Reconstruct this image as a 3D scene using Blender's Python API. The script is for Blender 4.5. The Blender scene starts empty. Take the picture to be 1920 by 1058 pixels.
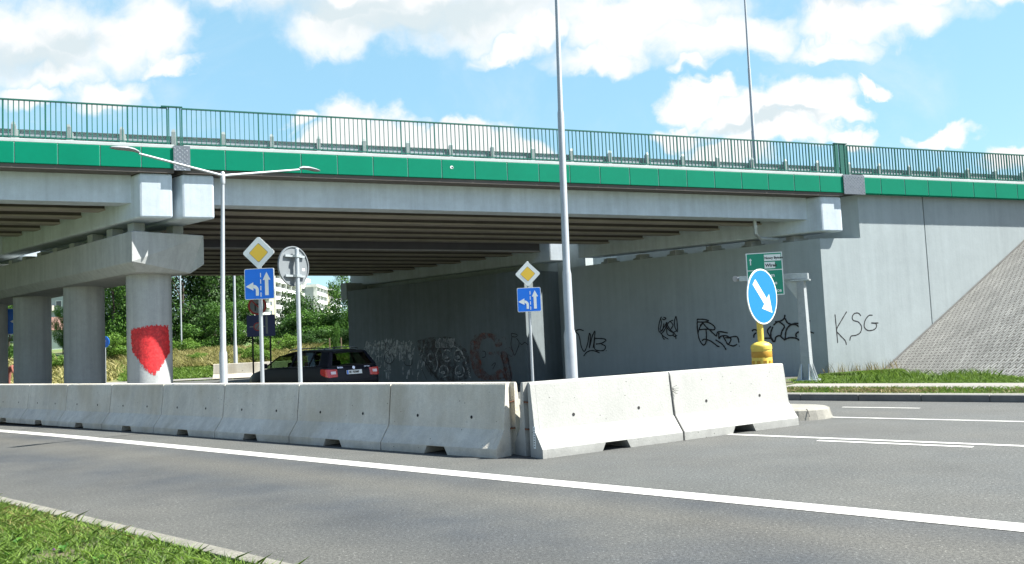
import bpy, bmesh, math, random
import numpy as np
from mathutils import Vector, Matrix
random.seed(7); rng=np.random.default_rng(11)
S=bpy.context.scene; COL=S.collection
R=math.radians
# ---------------------------------------------------------------- camera
FPX=1600.0; PITCH=.0680; ROLL=.0455; HC=1.30
cF=Vector((0,math.cos(PITCH),math.sin(PITCH))); r0=Vector((1,0,0)); u0=r0.cross(cF)
cR=r0*math.cos(ROLL)-u0*math.sin(ROLL); cU=u0*math.cos(ROLL)+r0*math.sin(ROLL)
cam=bpy.data.cameras.new('camera'); camo=bpy.data.objects.new('camera',cam); COL.objects.link(camo)
m=Matrix.Identity(4)
for i in range(3):
    m[i][0]=cR[i]; m[i][1]=cU[i]; m[i][2]=-cF[i]
m[0][3]=0; m[1][3]=0; m[2][3]=HC
camo.matrix_world=m
cam.sensor_width=36; cam.lens=36*FPX/1920; cam.clip_end=3000; cam.clip_start=.1
S.camera=camo
# ---------------------------------------------------------------- sun, sky, exposure
SUN_AZ=84.0; SUN_EL=53.0       # azimuth measured from behind the camera towards the right
s_dir=Vector((math.sin(R(SUN_AZ))*math.cos(R(SUN_EL)),-math.cos(R(SUN_AZ))*math.cos(R(SUN_EL)),math.sin(R(SUN_EL))))
sun=bpy.data.lights.new('sun','SUN'); suno=bpy.data.objects.new('sun',sun); COL.objects.link(suno)
sun.energy=5.0; sun.angle=R(.5); sun.color=(1,.965,.91)
suno.rotation_euler=s_dir.to_track_quat('Z','Y').to_euler()
S.view_settings.view_transform='Standard'; S.view_settings.look='None'; S.view_settings.gamma=1
S.view_settings.exposure=1.65
S.cycles.max_bounces=8; S.cycles.diffuse_bounces=5; S.cycles.transparent_max_bounces=12
def skyxy(px,py):
    d=cF+cR*((px-960)/FPX)+cU*((529-py)/FPX); return d.x/d.y,d.z/d.y
def build_world():
    w=bpy.data.worlds.new('World'); S.world=w; w.use_nodes=True
    nt=w.node_tree; N=nt.nodes; L=nt.links; N.clear()
    def nd(t,**k):
        n=N.new(t)
        for a,b in k.items(): setattr(n,a,b)
        return n
    def mth(op,a,b=None,c=None,clamp=False):
        n=nd('ShaderNodeMath',operation=op); n.use_clamp=clamp
        for i,v in enumerate((a,b,c)):
            if v is None: continue
            if isinstance(v,(int,float)): n.inputs[i].default_value=v
            else: L.new(v,n.inputs[i])
        return n.outputs[0]
    def sstep(v,a,b):
        n=nd('ShaderNodeMapRange',interpolation_type='SMOOTHSTEP'); L.new(v,n.inputs[0]) if not isinstance(v,float) else None
        n.inputs[1].default_value=a; n.inputs[2].default_value=b; return n.outputs[0]
    sky=nd('ShaderNodeTexSky',sky_type='NISHITA'); sky.sun_disc=False
    sky.sun_elevation=R(SUN_EL); sky.sun_rotation=math.atan2(s_dir.x,s_dir.y)
    sky.air_density=1.0; sky.dust_density=.7; sky.ozone_density=1.6
    tc=nd('ShaderNodeTexCoord'); sx=nd('ShaderNodeSeparateXYZ'); L.new(tc.outputs['Generated'],sx.inputs[0])
    yy=mth('MAXIMUM',sx.outputs[1],.12)
    a=mth('DIVIDE',sx.outputs[0],yy); b=mth('DIVIDE',sx.outputs[2],yy)
    cb=nd('ShaderNodeCombineXYZ'); L.new(a,cb.inputs[0]); L.new(b,cb.inputs[1])
    P0_=cb.outputs[0]
    def warp(v,scale,amt,det):
        n=nd('ShaderNodeTexNoise'); L.new(v,n.inputs['Vector']); n.inputs['Scale'].default_value=scale; n.inputs['Detail'].default_value=det; n.inputs['Roughness'].default_value=.6
        q=nd('ShaderNodeVectorMath',operation='SUBTRACT'); L.new(n.outputs['Color'],q.inputs[0]); q.inputs[1].default_value=(.5,.5,.5)
        k=nd('ShaderNodeVectorMath',operation='SCALE'); L.new(q.outputs[0],k.inputs[0]); k.inputs['Scale'].default_value=amt
        z=nd('ShaderNodeVectorMath',operation='ADD'); L.new(v,z.inputs[0]); L.new(k.outputs[0],z.inputs[1]); return z.outputs[0]
    P=P0_; W1=warp(warp(P0_,9,.10,3),34,.035,5)
    s2=nd('ShaderNodeSeparateXYZ'); L.new(W1,s2.inputs[0]); a,b=s2.outputs[0],s2.outputs[1]
    def noise(v,scale,detail=8,rough=.55,dist=0):
        n=nd('ShaderNodeTexNoise'); L.new(v,n.inputs['Vector']); n.inputs['Scale'].default_value=scale
        n.inputs['Detail'].default_value=detail; n.inputs['Roughness'].default_value=rough; n.inputs['Distortion'].default_value=dist
        return n.outputs['Fac']
    def field(blobs):
        out=None
        for (px,py,rx,ry) in blobs:
            x,y=skyxy(px,py)
            dx=mth('MULTIPLY',mth('SUBTRACT',a,x),FPX/rx); dy=mth('MULTIPLY',mth('SUBTRACT',b,y),FPX/ry)
            r=mth('SQRT',mth('ADD',mth('MULTIPLY',dx,dx),mth('MULTIPLY',dy,dy)))
            v=mth('SUBTRACT',1.0,r)
            out=v if out is None else mth('MAXIMUM',out,v)
        return out
    # crisp cumulus heads low in the sky
    cum=field([(655,245,95,85),(740,262,95,75),(600,262,60,45),(830,275,90,50),(900,290,120,55),(985,290,60,45),(560,215,30,25),
               (1400,215,130,65),(1505,200,110,62),(1330,170,60,30),(1290,190,62,50),(1570,215,65,35),(1618,166,45,18),(1760,236,78,22),
               (1270,250,60,25),(1350,290,110,35),(1600,265,60,25),(1905,290,70,35),(1470,255,160,40)])
    n1=noise(P,16,9,.58); n1b=noise(P,50,6,.6)
    dc=mth('ADD',cum,mth('ADD',mth('MULTIPLY',mth('SUBTRACT',n1,.5),.7),mth('MULTIPLY',mth('SUBTRACT',n1b,.5),.45)))
    mc=sstep(dc,-.04,.5)
    # softer big clouds higher up
    big=field([(90,60,290,120),(250,55,120,110),(120,120,160,55),(215,165,60,30),(310,130,70,25),(200,185,60,22),(560,-60,330,120),(760,0,330,90),(900,30,220,70),(1010,60,90,40),
               (1180,20,260,80),(1330,60,160,60),(1600,40,180,55),(1560,90,110,30),(1800,-10,260,40),(1120,100,130,35),(1300,115,45,20),(60,170,90,25),(300,60,90,100),(200,170,110,45),(640,40,150,60),(480,-20,160,50),(1150,60,180,60),(1420,60,140,60),(1700,30,180,50),(950,85,120,30)])
    n2=noise(P,7,9,.58,.3)
    db=mth('ADD',big,mth('ADD',mth('MULTIPLY',mth('SUBTRACT',n2,.5),1.25),mth('MULTIPLY',mth('SUBTRACT',n1b,.5),.3)))
    mb=sstep(db,-.08,.72)
    n3=noise(P,3.2,5,.6)
    wisp=mth('MULTIPLY',sstep(noise(P,5,8,.62,.4),.45,.85),.40)
    front=sstep(sx.outputs[1],.12,.4)
    gen=mth('MULTIPLY',sstep(noise(tc.outputs['Generated'],2.2,7,.55),.62,.75),.3)
    mm=mth('MAXIMUM',mth('MAXIMUM',mc,mb),wisp)
    mask=mth('ADD',mth('MULTIPLY',mm,front),mth('MULTIPLY',gen,mth('SUBTRACT',1.0,front)))
    # grey undersides in the big clouds
    gb=field([(60,95,170,45),(150,60,120,40),(820,30,260,45),(640,10,200,30),(1560,10,120,22),(1420,238,120,14),(1500,225,90,12)])
    g=mth('MULTIPLY',sstep(mth('ADD',gb,mth('MULTIPLY',mth('SUBTRACT',n2,.5),.9)),-.1,.7),.8)
    cr=nd('ShaderNodeMix',data_type='RGBA'); L.new(g,cr.inputs[0])
    cr.inputs[6].default_value=(1,1,1,1); cr.inputs[7].default_value=(.62,.74,.79,1)
    bg1=nd('ShaderNodeBackground'); L.new(sky.outputs[0],bg1.inputs[0]); bg1.inputs[1].default_value=.066
    bg2=nd('ShaderNodeBackground'); L.new(cr.outputs[2],bg2.inputs[0]); bg2.inputs[1].default_value=.345
    # thin bright summer veil in the part of the sky ahead
    bgv=nd('ShaderNodeBackground'); bgv.inputs[0].default_value=(.38,.80,1,1); bgv.inputs[1].default_value=.345
    mv=nd('ShaderNodeMixShader'); L.new(mth('MULTIPLY',front,.55),mv.inputs[0]); L.new(bg1.outputs[0],mv.inputs[1]); L.new(bgv.outputs[0],mv.inputs[2])
    mx=nd('ShaderNodeMixShader'); L.new(mask,mx.inputs[0]); L.new(mv.outputs[0],mx.inputs[1]); L.new(bg2.outputs[0],mx.inputs[2])
    o=nd('ShaderNodeOutputWorld'); L.new(mx.outputs[0],o.inputs[0])
build_world()
# ---------------------------------------------------------------- helpers
def tag(o,label=None,cat=None,group=None,kind=None):
    if label: o['label']=label
    if cat: o['category']=cat
    if group: o['group']=group
    if kind: o['kind']=kind
    return o
def thing(name,label,cat,loc=(0,0,0),rz=0,group=None):
    o=bpy.data.objects.new(name,None); COL.objects.link(o); o.location=loc; o.rotation_euler=(0,0,rz); o.empty_display_size=.2
    return tag(o,label,cat,group)
def dup(o,loc,rz,label):
    r=o.copy(); COL.objects.link(r); r.location=loc; r.rotation_euler=(0,0,rz); r['label']=label
    def kids(src,dst):
        for ch in list(src.children):
            c=ch.copy(); COL.objects.link(c); c.parent=dst; kids(ch,c)
    kids(o,r); return r
class MB:
    def __init__(s): s.v=[]; s.f=[]; s.mi=[]; s.cur=0
    def add(s,vs,fs):
        n=len(s.v); s.v+= [tuple(v) for v in vs]; s.f+=[tuple(i+n for i in f) for f in fs]; s.mi+=[s.cur]*len(fs); return s
    def box(s,x0,x1,y0,y1,z0,z1,M=None):
        vs=[Vector((x,y,z)) for z in (z0,z1) for y in (y0,y1) for x in (x0,x1)]
        if M is not None: vs=[M@v for v in vs]
        return s.add(vs,[(0,2,3,1),(4,5,7,6),(0,1,5,4),(2,6,7,3),(0,4,6,2),(1,3,7,5)])
    def hexa(s,bot,top): # 4 bottom pts ccw, 4 top pts
        return s.add(list(bot)+list(top),[(3,2,1,0),(4,5,6,7),(0,1,5,4),(1,2,6,5),(2,3,7,6),(3,0,4,7)])
    def prism(s,poly,h,fn): # poly 2d list; fn(a,b,t)->xyz with t in h=(t0,t1)
        n=len(poly); a=[fn(p[0],p[1],h[0]) for p in poly]; b=[fn(p[0],p[1],h[1]) for p in poly]
        return s.add(a+b,[tuple(range(n))[::-1],tuple(range(n,2*n))]+[(i,(i+1)%n,n+(i+1)%n,n+i) for i in range(n)])
    def tube(s,pts,r,n=10,cap=True):
        pts=[Vector(p) for p in pts]; rs=r if isinstance(r,(list,tuple)) else [r]*len(pts)
        base=len(s.v); up=None
        for i,p in enumerate(pts):
            d=(pts[min(i+1,len(pts)-1)]-pts[max(i-1,0)]).normalized()
            if up is None: up=Vector((0,0,1)) if abs(d.z)<.9 else Vector((1,0,0))
            a=d.cross(up).normalized(); b=d.cross(a).normalized(); up=-b if False else up
            for k in range(n):
                t=2*math.pi*k/n; s.v.append(tuple(p+a*math.cos(t)*rs[i]+b*math.sin(t)*rs[i]))
        for i in range(len(pts)-1):
            for k in range(n):
                q=base+i*n; s.f.append((q+k,q+(k+1)%n,q+n+(k+1)%n,q+n+k)); s.mi.append(s.cur)
        if cap:
            s.f.append(tuple(base+k for k in range(n))[::-1]); s.mi.append(s.cur)
            q=base+(len(pts)-1)*n; s.f.append(tuple(q+k for k in range(n))); s.mi.append(s.cur)
        return s
    def lathe(s,prof,c=(0,0,0),n=24):
        base=len(s.v)
        for r,z in prof:
            for k in range(n):
                t=2*math.pi*k/n; s.v.append((c[0]+r*math.cos(t),c[1]+r*math.sin(t),c[2]+z))
        for i in range(len(prof)-1):
            for k in range(n):
                q=base+i*n; s.f.append((q+k,q+(k+1)%n,q+n+(k+1)%n,q+n+k)); s.mi.append(s.cur)
        s.f.append(tuple(base+k for k in range(n))[::-1]); s.mi.append(s.cur)
        q=base+(len(prof)-1)*n; s.f.append(tuple(q+k for k in range(n))); s.mi.append(s.cur)
        return s
    def disc(s,c,ax,ay,r,n=40,th=0.0,ry=None):
        c=Vector(c); ax=Vector(ax); ay=Vector(ay); nn=ax.cross(ay); ry=ry or r
        P=[c+ax*math.cos(2*math.pi*k/n)*r+ay*math.sin(2*math.pi*k/n)*ry for k in range(n)]
        if th==0: return s.add(P,[tuple(range(n))])
        Q=[p-nn*th for p in P]
        return s.add(P+Q,[tuple(range(n)),tuple(range(n,2*n))[::-1]]+[(k,n+k,n+(k+1)%n,(k+1)%n) for k in range(n)])
    def build(s,name,mat,parent=None,smooth=False,bevel=0,fix=True,warp=None):
        me=bpy.data.meshes.new(name)
        vs=s.v if warp is None else [warp(v) for v in s.v]
        me.from_pydata(vs,[],s.f)
        mats=mat if isinstance(mat,(list,tuple)) else [mat]
        for mm in mats: me.materials.append(mm)
        if len(mats)>1:
            for p,i in zip(me.polygons,s.mi): p.material_index=i
        if fix:
            bm=bmesh.new(); bm.from_mesh(me); bmesh.ops.recalc_face_normals(bm,faces=bm.faces); bm.to_mesh(me); bm.free()
        o=bpy.data.objects.new(name,me); COL.objects.link(o)
        if parent: o.parent=parent
        if smooth:
            for p in me.polygons: p.use_smooth=True
            if smooth!='all':
                try: me.set_sharp_from_angle(angle=R(40))
                except Exception: pass
        if bevel:
            b=o.modifiers.new('bevel','BEVEL'); b.width=bevel; b.segments=2; b.limit_method='ANGLE'; b.angle_limit=R(35)
        return o
def lin(c):
    if isinstance(c,str): c=[int(c[i:i+2],16)/255 for i in (0,2,4)]; c=[x/12.92 if x<=.04045 else ((x+.055)/1.055)**2.4 for x in c]
    return (*c[:3],1)
def mat(name,col,rough=.7,metal=0,var=.0,vscale=2,bump=0,bscale=30,streak=0,coat=0,spec=None,speck=0,speckscale=300,var2=None,pits=0,worn=0):
    m=bpy.data.materials.new(name); m.use_nodes=True; nt=m.node_tree; N=nt.nodes; L=nt.links
    b=N['Principled BSDF']; col=lin(col); b.inputs['Base Color'].default_value=col
    b.inputs['Roughness'].default_value=rough; b.inputs['Metallic'].default_value=metal
    if spec is not None: b.inputs['Specular IOR Level'].default_value=spec
    if coat: b.inputs['Coat Weight'].default_value=coat; b.inputs['Coat Roughness'].default_value=.04
    geo=N.new('ShaderNodeNewGeometry'); out=None
    def noi(scale,detail=6,vec=None,rough_=.6):
        n=N.new('ShaderNodeTexNoise'); n.inputs['Scale'].default_value=scale; n.inputs['Detail'].default_value=detail; n.inputs['Roughness'].default_value=rough_
        L.new(vec or geo.outputs['Position'],n.inputs['Vector']); return n.outputs['Fac']
    def mul(cur,fac_lo,fac_hi,n,lo=.3,hi=.7):
        r=N.new('ShaderNodeMapRange'); L.new(n,r.inputs[0]); r.inputs[1].default_value=lo; r.inputs[2].default_value=hi; r.inputs[3].default_value=fac_lo; r.inputs[4].default_value=fac_hi
        x=N.new('ShaderNodeVectorMath'); x.operation='SCALE'; L.new(r.outputs[0],x.inputs['Scale'])
        if cur is None: x.inputs[0].default_value=col[:3]
        else: L.new(cur,x.inputs[0])
        return x.outputs[0]
    if var: out=mul(out,1-var,1+var,noi(vscale)); out=mul(out,1-var*.6,1+var*.6,noi(vscale*7,5))
    if var2:
        mx=N.new('ShaderNodeMix'); mx.data_type='RGBA'; r=N.new('ShaderNodeMapRange'); L.new(noi(var2[1],7),r.inputs[0]); r.inputs[1].default_value=.45; r.inputs[2].default_value=.62
        L.new(r.outputs[0],mx.inputs[0])
        if out: L.new(out,mx.inputs[6])
        else: mx.inputs[6].default_value=col
        mx.inputs[7].default_value=lin(var2[0]); out=mx.outputs[2]
    if streak:
        mp=N.new('ShaderNodeMapping'); mp.inputs['Scale'].default_value=(3.2,3.2,.16); L.new(geo.outputs['Position'],mp.inputs[0])
        out=mul(out,1-streak,1+streak*.4,noi(1.6,7,mp.outputs[0],.65),.35,.62)
    if speck: out=mul(out,1-speck,1+speck,noi(speckscale,2),.3,.7)
    if pits:
        vo=N.new('ShaderNodeTexVoronoi'); vo.inputs['Scale'].default_value=9; L.new(geo.outputs['Position'],vo.inputs['Vector']); out=mul(out,.25,1.0,vo.outputs['Distance'],.045,.075)
        vo=N.new('ShaderNodeTexVoronoi'); vo.inputs['Scale'].default_value=31; L.new(geo.outputs['Position'],vo.inputs['Vector']); out=mul(out,.55,1.0,vo.outputs['Distance'],.05,.11)
        # splash dirt with a ragged upper edge near the road
        sz=N.new('ShaderNodeSeparateXYZ'); L.new(geo.outputs['Position'],sz.inputs[0]); ad_=N.new('ShaderNodeMath'); ad_.operation='MULTIPLY_ADD'; L.new(noi(5,7),ad_.inputs[0]); ad_.inputs[1].default_value=-.42; L.new(sz.outputs[2],ad_.inputs[2])
        out=mul(out,.78,1.0,ad_.outputs[0],-.22,-.04)
    if out: L.new(out,b.inputs['Base Color'])
    if worn:
        r=N.new('ShaderNodeMapRange'); L.new(noi(5,8,None,.7),r.inputs[0]); r.inputs[1].default_value=.5-worn*.2; r.inputs[2].default_value=.6; r.inputs[3].default_value=0; r.inputs[4].default_value=1
        r2=N.new('ShaderNodeMath'); r2.operation='SUBTRACT'; r2.use_clamp=True; r2.inputs[0].default_value=.95; L.new(r.outputs[0],r2.inputs[1]); L.new(r2.outputs[0],b.inputs['Alpha'])
    if bump:
        bp=N.new('ShaderNodeBump'); bp.inputs['Strength'].default_value=bump; bp.inputs['Distance'].default_value=.02
        L.new(noi(bscale,6),bp.inputs['Height']); L.new(bp.outputs[0],b.inputs['Normal'])
    return m
M={}
M['wallconc']=mat('painted_concrete',(.33,.38,.385),.85,var=.06,vscale=.5,bump=.12,bscale=14,streak=.07,speck=.05,speckscale=60)
M['girder']=mat('girder_concrete',(.50,.57,.62),.85,var=.09,vscale=.8,bump=.12,bscale=12,streak=.1,speck=.06,speckscale=70)
M['soffit']=mat('shaded_soffit_concrete',(.10,.09,.08),.9,var=.12,vscale=.6,bump=.1,bscale=12)  # under-deck shade is put into this dark colour
M['flange']=mat('lit_flange_concrete',(.34,.31,.27),.9,var=.12,vscale=.6)  # same beams, paler: paints lit stripes against the darkened webs
M['galvpost']=mat('guardrail_post_steel',(.26,.31,.30),.5,metal=.3,var=.12,vscale=6)
M['pier']=mat('pier_concrete',(.36,.38,.37),.85,var=.09,vscale=.9,bump=.2,bscale=12,streak=.14,speck=.08,speckscale=60)
M['dark']=mat('dark_gap',(.02,.02,.02),.9)
M['green']=mat('green_fascia_paint',(.0,.19,.108),.6,spec=.12,var=.05,vscale=1.1,bump=.03,bscale=20)
M['whitecap']=mat('pale_kerb_cap',(.45,.50,.49),.8,var=.07,vscale=3)
M['grout']=mat('pale_joint',(.45,.55,.5),.8)
M['rail']=mat('railing_green',(.015,.115,.085),.45)
M['galv']=mat('galvanised_steel',(.42,.46,.47),.42,metal=.55,var=.12,vscale=6)
M['galvd']=mat('galvanised_green_tint',(.30,.36,.36),.5,metal=.3,var=.15,vscale=5)
M['pole']=mat('galvanised_pole',(.36,.39,.41),.5,metal=.35,var=.06,vscale=4)
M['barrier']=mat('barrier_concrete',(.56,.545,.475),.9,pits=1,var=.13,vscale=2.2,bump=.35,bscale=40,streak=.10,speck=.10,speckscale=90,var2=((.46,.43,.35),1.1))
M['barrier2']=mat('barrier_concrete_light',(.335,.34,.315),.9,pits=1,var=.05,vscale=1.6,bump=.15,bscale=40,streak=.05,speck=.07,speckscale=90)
M['kerb']=mat('kerb_concrete',(.215,.21,.18),.9,var=.14,vscale=4,bump=.3,bscale=50,speck=.12,speckscale=120)
M['nearkerb']=mat('near_kerb_concrete',(.15,.145,.12),.9,var=.25,vscale=5,bump=.3,bscale=50,speck=.2,speckscale=80)
M['kerbdark']=mat('kerb_dark',(.13,.13,.12),.9,var=.15,vscale=3,bump=.3,bscale=50)
M['side']=mat('pavement_slab',(.20,.19,.17),.9,var=.1,vscale=1.2,bump=.2,bscale=30,speck=.1,speckscale=50)
M['paint']=mat('road_paint',(.40,.40,.37),.7,var=.14,vscale=5,speck=.35,speckscale=160)
M['soil']=mat('verge_soil',(.045,.065,.02),.95,var=.3,vscale=3,bump=.5,bscale=40,var2=((.09,.08,.04),2.5))
M['field']=mat('field_ground',(.07,.125,.025),.95,var=.3,vscale=.6,bump=.4,bscale=20,var2=((.13,.13,.05),.35))
M['mast']=mat('mast_steel',(.30,.33,.34),.55,metal=.2,var=.1,vscale=5)
M['rust']=mat('rusty_steel',(.12,.045,.02),.8,var=.3,vscale=20)
M['wallconc_shaded']=mat('shade_darkened_concrete',(.15,.18,.19),.85,var=.1,vscale=.5,bump=.12,bscale=14,streak=.12,speck=.05,speckscale=60)  # darker copy of the wall concrete, with the deck's shade in its colour
M['blk']=mat('black_spray',(.012,.012,.013),.7)
M['white']=mat('white_reflective',(.72,.76,.74),.5)
M['blue']=mat('blue_sign',(.0,.16,.72),.4)
M['yellow']=mat('yellow_sign',(.80,.52,.05),.45)
M['signgreen']=mat('green_sign',(.0,.25,.15),.4)
M['red']=mat('red_sign',(.35,.02,.02),.5)
M['navy']=mat('navy_sign',(.01,.02,.10),.5)
M['ink']=mat('sign_ink',(.02,.02,.02),.5)
M['yplast']=mat('yellow_plastic',(.62,.45,.06),.5,var=.05,vscale=8)
M['amber']=mat('amber_band',(.40,.21,.01),.5)
M['grey']=mat('sign_back_grey',(.17,.19,.20),.55,metal=.2,var=.05,vscale=6)
M['lampgrey']=mat('lamp_housing',(.22,.24,.25),.5,metal=.2)
# asphalt: grey aggregate with dusty wheel-track bands that run along the road
A_AZ=.8334; Ax=Vector((-math.sin(A_AZ),math.cos(A_AZ),0)); Ap=Vector((math.cos(A_AZ),math.sin(A_AZ),0))   # along the road (away left) / across (away right)
def asphalt():
    m=bpy.data.materials.new('asphalt'); m.use_nodes=True; nt=m.node_tree; N=nt.nodes; L=nt.links; b=N['Principled BSDF']
    geo=N.new('ShaderNodeNewGeometry')
    def noi(s,d=5,vec=None,rg=.6):
        n=N.new('ShaderNodeTexNoise'); n.inputs['Scale'].default_value=s; n.inputs['Detail'].default_value=d; n.inputs['Roughness'].default_value=rg; L.new(vec or geo.outputs['Position'],n.inputs['Vector']); return n.outputs['Fac']
    mp=N.new('ShaderNodeMapping'); mp.vector_type='POINT'; mp.inputs['Rotation'].default_value=(0,0,-.8608); L.new(geo.outputs['Position'],mp.inputs[0])  # x: metres across the road, y: along
    st=N.new('ShaderNodeMapping'); st.inputs['Scale'].default_value=(1,.05,1); L.new(mp.outputs[0],st.inputs[0])
    sp=N.new('ShaderNodeSeparateXYZ'); L.new(mp.outputs[0],sp.inputs[0])
    wob=N.new('ShaderNodeMath'); wob.operation='MULTIPLY_ADD'; L.new(noi(.7,4,st.outputs[0]),wob.inputs[0]); wob.inputs[1].default_value=.9; L.new(sp.outputs[0],wob.inputs[2])
    mr=N.new('ShaderNodeMapRange'); L.new(wob.outputs[0],mr.inputs[0]); mr.inputs[1].default_value=2.0+.45; mr.inputs[2].default_value=10.0+.45
    cr=N.new('ShaderNodeValToRGB'); L.new(mr.outputs[0],cr.inputs[0]); e=cr.color_ramp.elements
    stops=[(2.6,(.056,.056,.050)),(3.3,(.052,.053,.048)),(4.3,(.030,.034,.037)),(4.75,(.033,.037,.039)),(5.35,(.058,.057,.049)),(5.85,(.031,.035,.038)),(6.1,(.042,.044,.044)),(6.3,(.060,.063,.058)),(7.6,(.052,.056,.054)),(9.6,(.062,.065,.061))]
    e[0].position=(stops[0][0]-2)/8; e[0].color=(*stops[0][1],1); e[1].position=(stops[-1][0]-2)/8; e[1].color=(*stops[-1][1],1)
    for p_,c_ in stops[1:-1]: q_=e.new((p_-2)/8); q_.color=(*c_,1)
    ramp=N.new('ShaderNodeMix'); ramp.data_type='RGBA'; r=N.new('ShaderNodeMapRange'); L.new(noi(.5,6),r.inputs[0]); r.inputs[1].default_value=.4; r.inputs[2].default_value=.75
    L.new(r.outputs[0],ramp.inputs[0]); L.new(cr.outputs[0],ramp.inputs[6]); ramp.inputs[7].default_value=(.066,.066,.058,1)
    cur=ramp.outputs[2]
    def mul(cur,lo,hi,n,a=.3,bb=.7):
        r=N.new('ShaderNodeMapRange'); L.new(n,r.inputs[0]); r.inputs[1].default_value=a; r.inputs[2].default_value=bb; r.inputs[3].default_value=lo; r.inputs[4].default_value=hi
        x=N.new('ShaderNodeVectorMath'); x.operation='SCALE'; L.new(cur,x.inputs[0]); L.new(r.outputs[0],x.inputs['Scale']); return x.outputs[0]
    cur=mul(cur,.86,1.14,noi(1.1,7)); cur=mul(cur,.72,1.32,noi(45,2),.38,.62); cur=mul(cur,.75,1.3,noi(140,2),.35,.65)
    vo=N.new('ShaderNodeTexVoronoi'); vo.inputs['Scale'].default_value=28; L.new(geo.outputs['Position'],vo.inputs['Vector'])
    cur=mul(cur,2.4,1.0,vo.outputs['Distance'],.08,.20)
    L.new(cur,b.inputs['Base Color']); b.inputs['Roughness'].default_value=.85
    bp=N.new('ShaderNodeBump'); bp.inputs['Strength'].default_value=.5; bp.inputs['Distance'].default_value=.012; L.new(noi(110,3),bp.inputs['Height']); L.new(bp.outputs[0],b.inputs['Normal'])
    return m
M['asphalt']=asphalt()
def leafmat(name,c1,c2,trans=.35):
    m=bpy.data.materials.new(name); m.use_nodes=True; nt=m.node_tree; N=nt.nodes; L=nt.links; b=N['Principled BSDF']
    at=N.new('ShaderNodeAttribute'); at.attribute_name='tint'
    mx=N.new('ShaderNodeMix'); mx.data_type='RGBA'; L.new(at.outputs['Fac'],mx.inputs[0]); mx.inputs[6].default_value=(*c1,1); mx.inputs[7].default_value=(*c2,1)
    L.new(mx.outputs[2],b.inputs['Base Color']); b.inputs['Roughness'].default_value=.6; b.inputs['Specular IOR Level'].default_value=.3
    tr=N.new('ShaderNodeBsdfTranslucent'); L.new(mx.outputs[2],tr.inputs[0]); ms=N.new('ShaderNodeMixShader'); ms.inputs[0].default_value=trans
    L.new(b.outputs[0],ms.inputs[1]); L.new(tr.outputs[0],ms.inputs[2]); L.new(ms.outputs[0],N['Material Output'].inputs[0]); return m
M['leafdark']=leafmat('leaves_dark',(.012,.040,.008),(.055,.13,.02))
M['leafmid']=leafmat('leaves_mid',(.025,.075,.010),(.10,.22,.03))
M['leafbright']=leafmat('leaves_bright',(.05,.12,.012),(.17,.30,.04))
M['grass']=leafmat('grass_blades',(.045,.10,.012),(.18,.29,.045),.3)
M['grassdry']=leafmat('dry_grass',(.12,.11,.04),(.34,.29,.15),.25)
M['bankgrass']=leafmat('bank_dry_grass',(.15,.16,.04),(.40,.36,.15),.3)
M['weed']=leafmat('weed_leaves',(.03,.11,.012),(.09,.22,.03),.3)
M['bark']=mat('bark',(.05,.04,.03),.95,var=.3,vscale=4,bump=.5,bscale=10)
# ---------------------------------------------------------------- terrain
def ss(t): t=np.clip(t,0,1); return t*t*(3-2*t)
def gz(x,y):
    x=np.asarray(x,float); y=np.asarray(y,float)
    dip=.42*ss((y-14)/22)*ss((5.5-x)/5)*ss((x+20)/6)*(1-ss((y-40.5)/2.0))
    bank=1.5*ss((y-43.5)/16)+2.2*ss((y-60)/40)
    swale=.22*ss((y-18)/6)*ss((x-6)/2)*(1-ss((y-34)/4))
    return -dip+bank-swale
def sheet(name,poly,dz,mt,step=1.0,edges=None,kind='structure',smooth=True,exact=True):
    """terrain-following sheet: polygon (ccw) filled, subdivided"""
    bm=bmesh.new(); vs=[bm.verts.new((p[0],p[1],0)) for p in poly]; bm.faces.new(vs)
    xs=[p[0] for p in poly]; ys=[p[1] for p in poly]
    for ax,lo,hi in ((0,min(xs),max(xs)),(1,min(ys),max(ys))):
        t=lo+step
        while t<hi:
            n=[0,0,0]; n[ax]=1; co=[0,0,0]; co[ax]=t
            bmesh.ops.bisect_plane(bm,geom=bm.verts[:]+bm.edges[:]+bm.faces[:],plane_co=co,plane_no=n); t+=step
    for v in bm.verts: v.co.z=float(gz(v.co.x,v.co.y))+dz
    bmesh.ops.recalc_face_normals(bm,faces=bm.faces)
    for f in bm.faces:
        if f.normal.z<0: f.normal_flip()
    me=bpy.data.meshes.new(name); bm.to_mesh(me); bm.free(); me.materials.append(mt)
    o=bpy.data.objects.new(name,me); COL.objects.link(o); o['kind']=kind; return o
def L2(p,s,t=0): # point at p + s*Ax + t*Ap
    return (p[0]+Ax.x*s+Ap.x*t, p[1]+Ax.y*s+Ap.y*t)
K1=(-3.28,6.765); K1d=Vector((-.758,.652,0)).normalized()   # near kerb line
K2=(4.94,15.38); K2d=Vector((-.774,.633,0)).normalized()    # far kerb line
def on(K,d,s,t=0):
    n=Vector((-d.y,d.x,0))*-1   # away from camera to the right
    return (K[0]+d.x*s+n.x*t,K[1]+d.y*s+n.y*t)
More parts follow.
